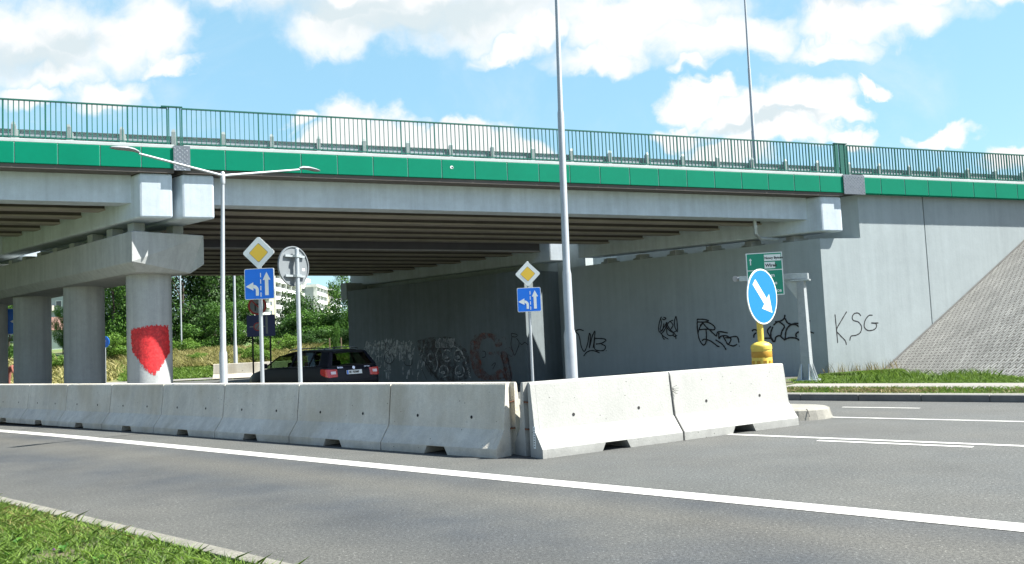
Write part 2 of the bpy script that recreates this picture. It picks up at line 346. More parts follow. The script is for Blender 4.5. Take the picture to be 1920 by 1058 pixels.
# big ground out to the horizon
def ground():
    xs=np.concatenate([[-900,-400,-200],np.arange(-120,61,3.0),[100,300,900]]); ys=np.concatenate([[-300,-60],np.arange(-10,130,3.0),[180,300,600,1500]])
    X,Y=np.meshgrid(xs,ys); Z=gz(X,Y)-.09
    vs=list(zip(X.ravel(),Y.ravel(),Z.ravel())); nx=len(xs); fs=[(j*nx+i,j*nx+i+1,(j+1)*nx+i+1,(j+1)*nx+i) for j in range(len(ys)-1) for i in range(nx-1)]
    me=bpy.data.meshes.new('ground'); me.from_pydata(vs,[],fs); me.materials.append(M['field'])
    for p in me.polygons: p.use_smooth=True
    o=bpy.data.objects.new('ground',me); COL.objects.link(o); o['kind']='structure'
ground()
wallfoot=(9.5,26.4)
road=[on(K1,K1d,60),on(K1,K1d,-40),on(K2,K2d,-40),on(K2,K2d,1.2),(4.6,17.5),(6.0,21.5),(9.0,26.2),(-7.5,41.6),(-13,42.6),(-60,42.6)]
sheet('road',road[::1],0.0,M['asphalt'],1.5)
def strip(name,a,b,w,dz,mt,kind='structure'):
    a=Vector((*a,0)); b=Vector((*b,0)); d=(b-a).normalized(); n=Vector((-d.y,d.x,0))*w/2
    return sheet(name,[tuple((a+n).xy),tuple((a-n).xy),tuple((b-n).xy),tuple((b+n).xy)],dz,mt,1.5,kind=kind)
strip('lane_line',(-22.9,27.94),(11.0,-1.5),.25,.004,M['paint'])
wl=Vector((.763,-.647,0))
def mk(p,s0,s1,w,off=0):
    n=Vector((-wl.y,wl.x,0)); a=(p[0]+wl.x*s0+n.x*off,p[1]+wl.y*s0+n.y*off); b=(p[0]+wl.x*s1+n.x*off,p[1]+wl.y*s1+n.y*off); return a,b
strip('edge_line',*mk((2.64,10.78),-.2,16,.1),.11,.004,M['paint'])
strip('turn_line',*mk((3.28,9.93),.15,1.75,.1),.10,.004,M['paint'])
strip('turn_line',*mk((3.28,9.93),3.2,4.6,.1),.10,.004,M['paint'])
strip('turn_line',*mk((3.28,9.93),6.0,9,.1),.10,.004,M['paint'])
strip('island_line',*mk((4.52,12.2),-.1,18,.1),.10,.004,M['paint'])
dl=Vector((.774,-.633,0))
for s in range(-3,8):
    p=Vector((5.42,13.45,0))+dl*(s*2.62-.35); q=p+dl*1.15
    strip('lane_dash',(p.x,p.y),(q.x,q.y),.09,.004,M['paint'])
# verge nearest the camera with its flush kerb
def kerbrow(name,K,d,s0,s1,t0,t1,z0,z1,mt,unit=1.0):
    mb=MB(); n=Vector((-d.y,d.x,0))*-1
    s=s0
    while s<s1-.01:
        e=min(s+unit-.008,s1); P=[Vector((*on(K,d,a,b),0)) for a,b in ((s,t0),(e,t0),(e,t1),(s,t1))]
        mb.hexa([p+Vector((0,0,z0)) for p in P],[p+Vector((0,0,z1)) for p in P]); s+=unit
    o=mb.build(name,mt,bevel=.008); o['kind']='structure'; return o
kerbrow('near_kerb',K1,K1d,-14,24,-.12,.0,-.12,.05,M['nearkerb'])
sheet('near_verge',[on(K1,K1d,30,-.152),on(K1,K1d,30,-14),on(K1,K1d,-20,-14),on(K1,K1d,-20,-.152)],.035,M['soil'],1.5)
# far kerb, grass strip, pavement, grass to the wing wall
kerbrow('far_kerb',K2,K2d,-40,1.2,0,.15,-.12,.11,M['kerbdark'],.997)
kerbrow('kerb_edge',K2,K2d,-40,1.2,.152,.30,-.12,.114,M['kerb'],.997)
sheet('grass_strip',[on(K2,K2d,1.2,.302),on(K2,K2d,-40,.302),on(K2,K2d,-40,1.25),on(K2,K2d,.9,1.25)],.11,M['soil'],1.5)
sheet('pavement',[on(K2,K2d,.9,1.25),on(K2,K2d,-40,1.25),on(K2,K2d,-40,2.75),on(K2,K2d,1.0,2.75)],.114,M['side'],1.5)
sheet('wall_verge',[on(K2,K2d,1.0,2.75),on(K2,K2d,-40,2.75),on(K2,K2d,-40,22),(9.0,30),(8.8,26.5),(5.6,21.5),(5.0,18.6)],.02,M['soil'],1.5)
sheet('far_pavement',[(-60,42.6),(-13,42.6),(-9,42.2),(-9,44.6),(-60,44.6)],.05,M['side'],1.5)
# traffic island with rounded nose, behind the right-hand barriers
def island():
    c=Vector((4.02,12.5,0)); w=.53; pts=[]
    for k in range(13):
        t=-math.pi/2+math.pi*k/12; q=c-Ax*math.cos(t)*w+Ap*math.sin(t)*w; pts.append(q)
    far=c+Ax*30
    ring=pts+[far+Ap*w*1.9,far-Ap*w]
    mb=MB(); n=len(ring); inner=[]
    cc=[c]*13+[far,far]
    bot=[p.copy() for p in ring]
    lip=[p+(q-p)*.10+Vector((0,0,.13)) for p,q in zip(ring,cc)]
    top=[p+(q-p)*.17+Vector((0,0,.15)) for p,q in zip(ring,cc)]
    for p in bot: p.z=-.05
    mb.add(bot+lip+top,[(i,(i+1)%n,n+(i+1)%n,n+i) for i in range(n)]+[(n+i,n+(i+1)%n,2*n+(i+1)%n,2*n+i) for i in range(n)]+[tuple(range(2*n,3*n))])
    o=mb.build('traffic_island',M['kerb']); o['kind']='structure'
    # dark joint lines across the kerb stones
    jb=MB()
    for k in (3,7,10):
        a,b=ring[k],lip[k]; d=(ring[k+1]-ring[k]).normalized()*.006; out=(a-c).normalized()*.004
        jb.add([a-d+out+Vector((0,0,.05)),a+d+out+Vector((0,0,.05)),b+d+out,b-d+out],[(0,1,2,3)])
        t=top[k]; jb.add([b-d+Vector((0,0,.003)),b+d+Vector((0,0,.003)),t+d+Vector((0,0,.003)),t-d+Vector((0,0,.003))],[(0,1,2,3)])
    jb.build('kerb_joints',M['dark'],fix=False)['kind']='structure'
island()
# ---------------------------------------------------------------- bridge frame: u along the deck, v inwards, z up
TH=math.atan(.31); BO=Vector((0,23,0)); Bd=Vector((math.cos(TH),math.sin(TH),0)); Bn=Vector((-math.sin(TH),math.cos(TH),0))
SL=-.0229
def bz(u): return 6.153+SL*u
def sk(v): return v*(-.5255)   # shift of u with v along the skew (direction Ax)
# Ax in (u,v): 
Au,Av=Ax.dot(Bd),Ax.dot(Bn); SKEW=Au/Av
def uvw(p): return BO+Bd*p[0]+Bn*p[1]+Vector((0,0,p[2]))
def bslope(v): return (v[0],v[1],v[2]+SL*v[0]-.016*max(0,v[1]-9))
U0,U1=-34.0,40.0
def bthing(name,label,cat,group=None): return thing(name,label,cat,tuple(BO),TH,group)
def slab(mb,u0,u1,v0,v1,z0,z1,skew0=True,skew1=True):
    a=SKEW if skew0 else 0; b=SKEW if skew1 else 0
    P=[(u0+a*v0,v0),(u1+b*v0,v0),(u1+b*v1,v1),(u0+a*v1,v1)]
    mb.hexa([Vector((p[0],p[1],z0)) for p in P],[Vector((p[0],p[1],z1)) for p in P])
JL0,JL1=-8.45,-8.24    # left expansion joint
JR=10.9
def span(name,label,u0,u1,v0,v1,blk0,blk1,face=True):
    t=bthing(name,label,'bridge deck')
    Z=6.153
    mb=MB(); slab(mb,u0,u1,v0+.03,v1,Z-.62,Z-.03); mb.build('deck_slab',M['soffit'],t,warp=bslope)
    n=int((v1-v0-.1)/1.3); 
    a0=u0+(.75 if blk0 else 0); a1=u1-(.75 if blk1 else 0)
    for k in range(n):
        c=v0+.5+k*1.3
        g=MB()
        if k==0 and face:
            slab(g,a0,a1,v0+.5,v0+.5+.58,Z-1.30,Z-.62)
            g.build('edge_girder',M['girder'],t,warp=bslope)
        else:
            P=lambda x0,x1,z0,z1:slab(g,a0,a1,x0,x1,z0,z1)
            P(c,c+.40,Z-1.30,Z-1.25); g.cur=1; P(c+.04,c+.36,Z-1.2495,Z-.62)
            g.build('girder',[M['flange'],M['soffit']],t,warp=bslope)
    for b,(x0,x1) in ((blk0,(u0,u0+.75)),(blk1,(u1-.75,u1))):
        if not b: continue
        g=MB(); slab(g,x0,x1,v0+.10,v1,Z-1.72,Z-.625)
        g.build('end_beam',M['girder'],t,bevel=.05,warp=bslope)
    return t
sp_l=span('overpass_span','left span of the near concrete overpass, ending over the round pier with the red patch',U0,JL0,0,8.65,False,True)
sp_m=span('overpass_span','main span of the near concrete overpass, from the round pier to the graffiti wall',JL1,JR,0,8.3,True,True)
sp_fl=span('overpass_span','far left concrete span hidden in the dark behind the near span over the columns',U0-1,JL0,8.7,20.6,False,True,False)
sp_fm=span('overpass_span','far main concrete span whose last girders frame the trees behind the signs',JL1,JR,9.4,20.6,True,True,False)
# green fascia panels, pale kerb cap and checker plates
def fascia(parent,edges):
    for a,b in zip(edges[:-1],edges[1:]):
        g=MB(); g.box(a+.008,b-.008,0,.06,6.153-.515,6.153-.012); g.box(a+.008,b-.008,.03,.12,6.153-.535,6.153-.4955)
        g.build('fascia_panel',M['green'],parent,bevel=.012,warp=bslope)
    for a in edges[1:-1]:
        j=MB(); j.box(a-.0075,a+.0075,.012,.05,6.153-.50,6.153-.02); j.build('panel_joint',M['grout'],parent,warp=bslope)
    c=MB(); c.box(edges[0],edges[-1],.005,.45,6.153-.0115,6.153+.075); c.build('kerb_cap',M['whitecap'],parent,bevel=.01,warp=bslope)
pl=[-9.20-.905*k for k in range(28)][::-1]+[-8.45]
fascia(sp_l,pl)
pm=[-8.24]+[-7.28+.911*k for k in range(20)]+[10.9]
fascia(sp_m,pm)
# abutment and wing wall ------------------------------------------------
P0=Vector((9.4331,26.3431,0)); AN=Vector((-Ax.y,Ax.x,0))
u_c=10.02
wing=bthing('abutment_wall','pale concrete abutment and wing wall with tags and the letters KSG under the green fascia','wall')
wing_u1=U1
def skp(u,v): return (u+SKEW*(v-.4),v)
# body behind, and one continuous stepped front face without a seam
tn=9.75; zt_=6.153-.5+SL*12
w=MB(); pts=[skp(u_c,.60),(14.10,.60),(14.10,8.5),skp(u_c,.4+tn*Av)]
w.hexa([Vector((p[0],p[1],-.6)) for p in pts],[Vector((p[0],p[1],4.0)) for p in pts])
pts=[skp(11.52,.60),(14.10,.60),(14.10,8.5),skp(11.52,8.3)]
w.hexa([Vector((p[0],p[1],4.001)) for p in pts],[Vector((p[0],p[1],zt_)) for p in pts])
w.prism([(u_c,-.6),(14.10,-.6),(14.10,zt_),(11.52,zt_),(11.52,4.0),(u_c,4.0)],(.27,.5999),lambda a_,b_,t_:(a_+(SKEW*(t_-.4) if a_<14 else 0),t_,b_))
w.build('abutment_body',M['wallconc'],wing)
w=MB(); w.hexa([Vector((p[0],p[1],-.6)) for p in ((14.135,.27),(U1,.27),(U1,8.4),(14.135,8.4))],[Vector((p[0],p[1],6.153-.5+SL*p[0])) for p in ((14.135,.27),(U1,.27),(U1,8.4),(14.135,8.4))])
w.build('wing_wall',M['wallconc'],wing)
w=MB(); w.box(14.098,14.137,.31,.9,-.5,5.2); w.build('wall_joint',M['dark'],wing)
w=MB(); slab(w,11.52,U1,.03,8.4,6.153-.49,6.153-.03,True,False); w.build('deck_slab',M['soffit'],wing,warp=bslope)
pr=[11.62+.02]+[12.3+.915*k for k in range(31)]
fascia(wing,pr)
def plate(parent,u0,u1):
    g=MB(); g.box(u0,u1,-.035,-.002,6.153-.56,6.153+.05)
    for i in range(int((u1-u0)/.055)):
        for j in range(11):
            x=u0+.03+i*.055; z=6.153-.53+j*.052; s=1 if (i+j)%2 else -1
            g.add([Vector((x-.018,-.0365,z-.012*s)),Vector((x+.018,-.0365,z+.012*s)),Vector((x+.012,-.042,z+.016*s)),Vector((x-.012,-.042,z-.008*s))],[(0,1,2,3)])
    return g.build('joint_plate',M['plate'],parent,warp=bslope,fix=False)
M['plate']=mat('checker_plate',(.24,.26,.28),.4,metal=.6,var=.1,vscale=8)
plate(sp_l,JL0-.02,JL0+.36); plate(wing,10.88,11.66)
# bearings on the near abutment shelf
for k in range(6):
    v=1.3+k*1.25; u=u_c+SKEW*(v-.4)+.45
    g=MB(); g.box(u-.25,u+.25,v-.3,v+.3,4.001,4.09); g.box(u-.18,u+.18,v-.2,v+.2,4.0905,4.20); g.build('bearing',M['pier'],wing)
# drain pipe under the end beam
g=MB(); g.tube([(8.3,1.0,4.75),(8.32,1.0,4.25),(8.5,1.05,4.12),(9.3,1.3,4.1)],.06,10); g.lathe([(.08,0),(.08,.06)],(8.31,1.0,4.45),12)
g.build('drain_pipe',M['grey2'] if 'grey2' in M else M['galv'],sp_m,smooth=True)
# far abutment, offset one metre into the road beyond the gap
farw=thing('abutment_wall','far graffiti-covered abutment wall behind the black car, beyond the gap between decks','wall',tuple(P0),0)
w=MB(); q0=Ax*11.2+AN*1.0; q1=Ax*22.5+AN*1.0; q2=q1-AN*4; q3=q0-AN*4
def hx(mb,ps,z0,z1): mb.hexa([Vector((p.x,p.y,z0)) for p in ps],[Vector((p.x,p.y,z1)) for p in ps])
hx(w,[q0,q1,q2,q3],-.8,4.0); w.build('abutment_body',M['wallconc_shaded'] if 'wallconc_shaded' in M else M['wallconc'],farw,bevel=.02)
w=MB(); hx(w,[q0-AN*1.2,q1-AN*1.2,q2,q3],4.001,5.6); w.build('back_wall',M['wallconc'],farw)
w=MB(); hx(w,[q1+Ax*.05-AN*.0,q1+Ax*.5,q2+Ax*.5,q2+Ax*.05],3.6,4.4); w.build('wing_stub',M['wallconc'],farw)
# embankment closing the gap behind the abutments
w=MB(); e=[P0+Ax*9.76-AN*1.1,P0+Ax*11.19-AN*1.1,P0+Ax*11.19-AN*1.6,P0+Ax*9.76-AN*1.6]; hx(w,e,-.5,5.9); e=[P0+Ax*6.5-AN*4.2,P0+Ax*13-AN*4.2,P0+Ax*13-AN*4.6,P0+Ax*6.5-AN*4.6]; hx(w,e,-.5,6.1); o=w.build('median_wall',M['wallconc']); tag(o,'narrow recessed concrete wall closing the slot between the two abutments','wall')
w=MB(); e=[P0+Ax*22.51-AN*.5,P0+Ax*24.5-AN*6,P0+Ax*24.5-AN*16,P0+Ax*22.51-AN*16]; 
# paved slope ------------------------------------------------------------
def pavers():
    m=bpy.data.materials.new('interlocking_pavers'); m.use_nodes=True; nt=m.node_tree; N=nt.nodes; L=nt.links; b=N['Principled BSDF']
    uvn=N.new('ShaderNodeUVMap'); uvn.uv_map='UVMap'
    sep=N.new('ShaderNodeSeparateXYZ'); L.new(uvn.outputs[0],sep.inputs[0])
    # zig-zag the rows so that the joints interlock
    def mth(op,a,b_=None):
        n=N.new('ShaderNodeMath'); n.operation=op
        for i,v in enumerate((a,b_)):
            if v is None: continue
            if isinstance(v,(int,float)): n.inputs[i].default_value=v
            else: L.new(v,n.inputs[i])
        return n.outputs[0]
    tri=mth('PINGPONG',mth('ADD',sep.outputs[0],100.0),.1); zz=mth('MULTIPLY',mth('SUBTRACT',tri,.05),.45)
    tri2=mth('PINGPONG',mth('ADD',sep.outputs[1],100.0),.06); zz2=mth('MULTIPLY',mth('SUBTRACT',tri2,.03),.5)
    c=N.new('ShaderNodeCombineXYZ'); L.new(mth('ADD',sep.outputs[0],zz2),c.inputs[0]); L.new(mth('ADD',sep.outputs[1],zz),c.inputs[1])
    br=N.new('ShaderNodeTexBrick'); L.new(c.outputs[0],br.inputs[0]); br.inputs['Scale'].default_value=1; br.inputs['Brick Width'].default_value=.26; br.inputs['Row Height'].default_value=.15
    br.inputs['Mortar Size'].default_value=.022; br.inputs['Mortar Smooth'].default_value=.3; br.inputs['Bias'].default_value=-.2
    br.inputs['Color1'].default_value=(.245,.245,.225,1); br.inputs['Color2'].default_value=(.34,.34,.31,1); br.inputs['Mortar'].default_value=(.065,.06,.048,1)
    no=N.new('ShaderNodeTexNoise'); no.inputs['Scale'].default_value=1.2; no.inputs['Detail'].default_value=8; L.new(uvn.outputs[0],no.inputs[0])
    r=N.new('ShaderNodeMapRange'); L.new(no.outputs[0],r.inputs[0]); r.inputs[1].default_value=.3; r.inputs[2].default_value=.7; r.inputs[3].default_value=.82; r.inputs[4].default_value=1.15
    x=N.new('ShaderNodeVectorMath'); x.operation='SCALE'; L.new(br.outputs[0],x.inputs[0]); L.new(r.outputs[0],x.inputs['Scale']); L.new(x.outputs[0],b.inputs['Base Color'])
    bp=N.new('ShaderNodeBump'); bp.inputs['Strength'].default_value=.7; bp.inputs['Distance'].default_value=.015; L.new(br.outputs['Fac'],bp.inputs['Height']); bp.invert=True; L.new(bp.outputs[0],b.inputs['Normal']); b.inputs['Roughness'].default_value=.9
    return m
M['pavers']=pavers()
def slope():
    f=uvw; a=f((11.90,.25,-.30)); d=f((U1,.25,-.10+(U1-12.2)*.66)); 
    e=Vector((*on(K2,K2d,-13.0,5.6),0)); e=Vector((11.0,22.9,.1)) ; foot_dir=-Ax
    foot=Vector((10.55,17.4,.02)); foot_dir=(foot-a).normalized()
    P=[a,foot,foot+(d-a),d]
    me=bpy.data.meshes.new('paved_embankment'); me.from_pydata([tuple(p) for p in P],[],[(0,1,2,3)])
    uv=me.uv_layers.new(name='UVMap'); lu=(foot-a).normalized(); n=(foot-a).cross(d-a).normalized(); lv=n.cross(lu)
    for li,p in zip(me.polygons[0].loop_indices,P): uv.data[li].uv=((p-a).dot(lv),(p-a).dot(lu))
    me.materials.append(M['pavers']); o=bpy.data.objects.new('paved_embankment',me); COL.objects.link(o); o['kind']='structure'
    # dark gutter edging along the wall
    g=MB(); nn=n if n.z>0 else -n
    w_=foot_dir*.10
    g.hexa([a-nn*.02,a+w_-nn*.02,d+w_-nn*.02,d-nn*.02],[a+nn*.04,a+w_+nn*.04,d+w_+nn*.04,d+nn*.04])
    k=g.build('slope_edging',M['kerbdark']); k['kind']='structure'
slope()
# pier --------------------------------------------------------------------
pier=thing('bridge_pier','concrete pier of round columns under a long cap, red patch on the nearest column','pier',(-9.12,20.45,0),math.atan2(Ax.y,Ax.x))
# local x along cap (away left), local y = left of that = towards camera-left => width goes to -y
def capsec(x,inset=0):
    W=1.85; ch=.22
    return [(x,-inset,4.35),(x,-W+inset,4.35),(x,-W+inset,3.60),(x,-W+ch+inset,3.38),(x,-ch-inset,3.38),(x,-inset,3.60)]
g=MB(); c0=capsec(0); c0[3]=(.30,-1.85+.22,3.38); c0[4]=(.30,-.22,3.38); c1=capsec(24)
g.add(c0+c1,[(0,5,4,3,2,1)]+[(i,(i+1)%6,6+(i+1)%6,6+i) for i in range(6)]+[(6,7,8,9,10,11)])
g.build('pier_cap',M['pier'],pier,bevel=.02)
colm=None
for k in range(6):
    g=MB(); g.lathe([(.54,-.5),(.54,3.38)],(1.15+4.16*k,-.925,0),48); o=g.build('column',M['pier'],pier,smooth=True)
    if k==0: colm=o
    for s in (-.45,.45):
        pass
for k in range(14):
    for sy in (-.42,-1.43):
        x=.45+k*1.25
        g=MB(); g.box(x,x+.5,sy-.2,sy+.2,4.351,4.42); g.box(x+.08,x+.42,sy-.14,sy+.14,4.4205,4.64 if k<3 else 4.55); g.build('bearing',M['pier'],pier)
# ---------------------------------------------------------------- painted marks
def ray(px,py): return cF+cR*((px-960)/FPX)+cU*((529-py)/FPX)
def onplane(px,py,p,n):
    d=ray(px,py); c=Vector((0,0,HC)); return c+d*((p-c).dot(n)/d.dot(n))
def smoothline(P,k=6):
    if len(P)<3: return P
    out=[]; Q=[P[0]]+list(P)+[P[-1]]
    for i in range(1,len(Q)-2):
        p0,p1,p2,p3=Q[i-1],Q[i],Q[i+1],Q[i+2]
        for j in range(k):
            t=j/k; out.append(tuple(.5*((2*p1[a])+(-p0[a]+p2[a])*t+(2*p0[a]-5*p1[a]+4*p2[a]-p3[a])*t*t+(-p0[a]+3*p1[a]-3*p2[a]+p3[a])*t**3) for a in (0,1)))
    out.append(tuple(P[-1])); return out
class Wall:
    """paint strokes measured in metres (s along the wall, z up) lying on a wall plane"""
    def __init__(s,p,n): s.p=p; s.n=n.normalized(); s.ax=Vector((-s.n.y,s.n.x,0)); s.mb=MB(); s.lay=0
    def sz(s,px,py): q=onplane(px,py,s.p,s.n)-s.p; return (q.dot(s.ax),q.z)
    def put(s,a,z,h): return s.p+s.ax*a+Vector((0,0,z-s.p.z))+s.n*h
    def stroke(s,pts,w,smooth=True):
        s.lay+=1; h=.002+.00012*s.lay
        P=[s.sz(*p) for p in (smoothline(pts) if smooth else pts)]
        vs=[]
        for i,p in enumerate(P):
            a=P[max(i-1,0)]; b=P[min(i+1,len(P)-1)]; d=(b[0]-a[0],b[1]-a[1]); l=math.hypot(*d) or 1; n=(-d[1]/l*w/2,d[0]/l*w/2)
            k=.75 if i in (0,len(P)-1) else 1+.12*math.sin(i*1.7)
            vs+=[s.put(p[0]+n[0]*k,p[1]+n[1]*k,h),s.put(p[0]-n[0]*k,p[1]-n[1]*k,h)]
        s.mb.add(vs,[(2*i,2*i+1,2*i+3,2*i+2) for i in range(len(P)-1)])
    def fill(s,pts,smooth=True):
        s.lay+=1; h=.002+.00012*s.lay; P=[s.sz(*p) for p in (smoothline(list(pts)+[pts[0]]) if smooth else pts)]
        if smooth: P=P[:-1]
        s.mb.add([s.put(p[0],p[1],h) for p in P],[tuple(range(len(P)))])
    def done(s,name,mt,parent,label=None):
        o=s.mb.build(name,mt,None,fix=False)
        if parent:
            o.parent=parent; bpy.context.view_layer.update(); o.matrix_parent_inverse=parent.matrix_world.inverted()
        if label: o['label']=label
        s.mb=MB(); return o
bpy.context.view_layer.update()
wf=Wall(uvw((10,.27,0)),-Bn)          # sunlit wing wall
def shift(pts,f): return [f(*p) for p in pts]
f8=lambda x,y:(1440+x/3.306,480+y/3.306)
for st in ([(415,362),(422,430),(432,540)],[(488,345),(455,400),(425,458),(445,490),(478,525),(486,552)],
           [(576,372),(560,355),(535,358),(522,380),(530,400),(560,410),(580,440),(572,475),(545,492),(515,498),(507,525)],
           [(648,368),(625,370),(602,400),(597,440),(620,462),(655,458),(672,440),(668,420),(640,416),(685,416)]):
    wf.stroke(shift(st,f8),.035)
wf.done('tag_lettering',M['blk2'] if 'blk2' in M else M['blk'],wing,'black sprayed letters KSG on the sunlit wing wall')
wa=Wall(P0+AN*.0,AN)                 # shaded abutment face
f5=lambda x,y:(1040+x/3.306,420+y/3.306)
f8b=lambda x,y:(1200+x/5.333,580+y/5.333)
T1=[[(120,670),(150,655),(180,662)],[(125,668),(150,690),(165,760),(185,790),(205,740),(215,680),(222,700),(215,770),(232,700),(250,665),(245,720),(238,770)],
    [(250,710),(300,712),(318,722),(290,740),(255,745)],[(250,700),(248,775),(300,785),(315,760),(290,745)],[(180,820),(200,795),(235,785),(280,800)],[(318,785),(322,787)]]
T2=[[(215,75),(200,110),(185,190),(200,230),(240,180),(270,130),(250,200),(210,250)],[(235,80),(260,90),(240,105),(222,95)],[(205,85),(215,140),(200,200)],[(330,110),(290,130),(270,180),(320,230),(360,220)],
    [(360,68),(345,120),(350,180),(375,230)],[(360,68),(370,120),(375,200),(370,230)],[(260,130),(300,200),(350,250),(360,300)],[(205,235),(235,270),(285,300)],[(215,240),(235,295),(250,297)],[(270,160),(270,240),(300,265),(340,255)],
    [(330,240),(345,275),(372,260)],[(240,140),(225,210),(200,205)],[(300,120),(330,160),(300,210)]]
T3=[[(572,100),(640,102),(690,115)],[(575,128),(640,128),(685,122)],[(572,98),(574,130)],[(572,130),(575,200),(590,290),(615,340),(640,358),(660,330),(665,260),(660,200)],[(580,240),(600,180),(630,145),(660,175),(720,230),(765,272)],
    [(600,165),(640,130),(700,140),(745,175),(740,205),(660,200),(595,205)],[(765,272),(785,225),(880,238)],[(790,235),(790,295),(810,270),(860,265),(900,285)],[(830,268),(860,320),(880,350),(905,320),(905,290),(850,285)],
    [(895,282),(970,275),(990,335)],[(880,350),(930,368),(972,350)],[(620,315),(650,300),(710,320),(770,365),(795,375)],[(755,305),(810,340),(840,370),(862,408)],[(990,368),(997,370)]]
T4=[[(1120,220),(1140,205),(1170,212),(1180,240)],[(1138,285),(1142,255),(1165,235)],[(1188,285),(1186,320),(1192,325)],[(1245,290),(1310,292),(1330,310)],[(1350,125),(1400,120),(1440,95),(1450,55)],[(1450,90),(1475,135),(1510,150)],
    [(1310,170),(1275,215),(1300,270),(1335,330)],[(1330,175),(1310,230),(1315,290),(1345,325),(1360,280),(1395,265),(1425,290),(1452,310)],[(1335,160),(1380,125),(1420,145),(1445,175),(1420,220),(1410,265)],
    [(1452,310),(1460,220),(1490,170),(1540,145),(1590,142)],[(1525,152),(1560,155),(1592,178)],[(1455,300),(1500,285),(1560,290),(1595,312)],[(1565,280),(1560,250),(1580,230),(1602,228)],[(1690,130),(1700,110)],[(1700,225),(1740,240)]]
for st in T1: wa.stroke(shift(st,f5),.045)
for st in T2: wa.stroke(shift(st,f8b),.038)
for st in T3: wa.stroke(shift(st,f8b),.045)
for st in T4: wa.stroke(shift(st,f8b),.05)
wa.done('spray_tags',M['blk'],wing,'black sprayed scribbles along the shaded abutment face')
# mural on the far abutment
M['mwhite']=mat('mural_grey_paint',(.50,.53,.54),.85,worn=.2,var=.2,vscale=6)
M['mred']=mat('mural_red_paint',(.24,.07,.04),.85,worn=1.0,var=.25,vscale=3)
M['mdark']=mat('mural_dark_paint',(.09,.08,.075),.85,worn=.7,var=.2,vscale=4)
wm=Wall(P0+AN*1.0,AN); f3=lambda x,y:(670+x/5.818,600+y/5.818)
# dark base shapes
wm.fill(shift([(640,230),(800,190),(1030,190),(1080,260),(1190,330),(1230,480),(1210,640),(860,650),(700,420)],f3)); wm.done('mural_base',M['mdark'],farw,'dark brown base of the sprayed mural')
wm.fill(shift([(1230,250),(1290,160),(1400,140),(1500,165),(1580,260),(1520,300),(1460,200),(1360,230),(1330,360),(1380,530),(1450,600),(1560,540),(1600,640),(1340,645),(1240,480)],f3))
wm.fill(shift([(1440,350),(1560,340),(1640,380),(1690,645),(1610,645),(1560,400),(1440,380)],f3)); wm.done('mural_red_shape',M['mred'],farw,'large rust-red curled shape of the mural')
for (x,h0,h1) in [(240,230,300),(270,220,330),(300,215,560),(320,205,640),(345,210,650),(370,205,600),(405,205,420),(440,220,300),(475,245,330)]:
    wm.stroke(shift([(x,h0),(x+random.uniform(-12,12),(h0+h1)/2),(x+random.uniform(-15,15),h1)],f3),.10)
for i in range(70):
    x=95+i*7.2; y0=random.uniform(215,290); y1=y0+random.uniform(60,190); wm.stroke(shift([(x,y0),(x+random.uniform(-10,6),(y0+y1)/2),(x+random.uniform(-14,8),y1)],f3),random.uniform(.03,.08))
for i in range(26):
    x=random.uniform(500,760); y=random.uniform(230,560); wm.stroke(shift([(x,y),(x-18,y+50),(x-22,y+95)],f3),.06)
for i in range(16):
    x=870+i*13; wm.stroke(shift([(x,205+random.uniform(-8,8)),(x-14,260),(x-6,305)],f3),.035)
for (cx,cy) in ((980,390),(1105,390),(945,560),(1120,560)):
    ring=[(cx+48*math.cos(t),cy+62*math.sin(t)) for t in np.linspace(.6,6.5,16)]
    wm.stroke(shift(ring,f3),.055); wm.stroke(shift([(cx-35,cy+15),(cx,cy+5),(cx+10,cy+22),(cx-30,cy+28)],f3),.05)
for i in range(24):
    t=i/23; x=1040+180*t**.8; y=280+330*t**1.8; wm.stroke(shift([(x,y),(x+22,y+18)],f3),.05)
wm.stroke(shift([(905,200),(890,300),(860,380),(880,480),(850,560),(830,500)],f3),.05)
wm.stroke(shift([(825,370),(780,380),(780,440),(820,460)],f3),.06)
wm.stroke(shift([(85,300),(95,370),(140,240),(170,330),(200,250),(205,330),(160,340)],f3),.05)
wm.stroke(shift([(260,400),(215,400),(210,470),(250,520),(265,450),(225,460)],f3),.05)
wm.stroke(shift([(100,390),(150,420),(190,470)],f3),.06); wm.stroke(shift([(590,400),(585,300),(610,245),(630,290),(600,350)],f3),.05)
wm.done('mural_light_strokes',M['mwhite'],farw,'pale grey vertical strokes and ring shapes of the mural')
for st in ([(330,240),(310,270),(315,330),(345,340),(355,290),(335,240)],[(330,350),(300,390),(310,450),(350,480),(395,450),(400,400),(370,370),(345,395),(340,345)],[(540,290),(535,430)],[(515,420),(520,480),(560,500),(600,480),(600,430)],
           [(720,430),(800,540),(880,645)],[(700,520),(760,650)],[(1570,350),(1600,480),(1640,650)],[(1640,380),(1660,500),(1690,650)],[(1685,145),(1745,160),(1735,185),(1690,180),(1685,145)],[(1690,185),(1680,270),(1700,340),(1720,385),(1750,320),(1770,250),(1740,200)],[(1780,250),(1800,270),(1830,245),(1865,270)],
           [(1370,340),(1400,350),(1400,400),(1365,410)],[(1480,540),(1510,480),(1500,470),(1470,500)]):
    wm.stroke(shift(st,f3),.028)
wm.done('mural_outlines',M['blk'],farw,'thin black outlines drawn over the mural')
for st in ([(1580,200),(1610,185),(1630,240),(1640,290)],[(1600,330),(1660,300),(1700,350),(1690,400),(1640,370)],[(1120,215),(1130,290)]): wm.stroke(shift(st,f3),.03)
wm.done('mural_red_lines',M['mred'],farw)
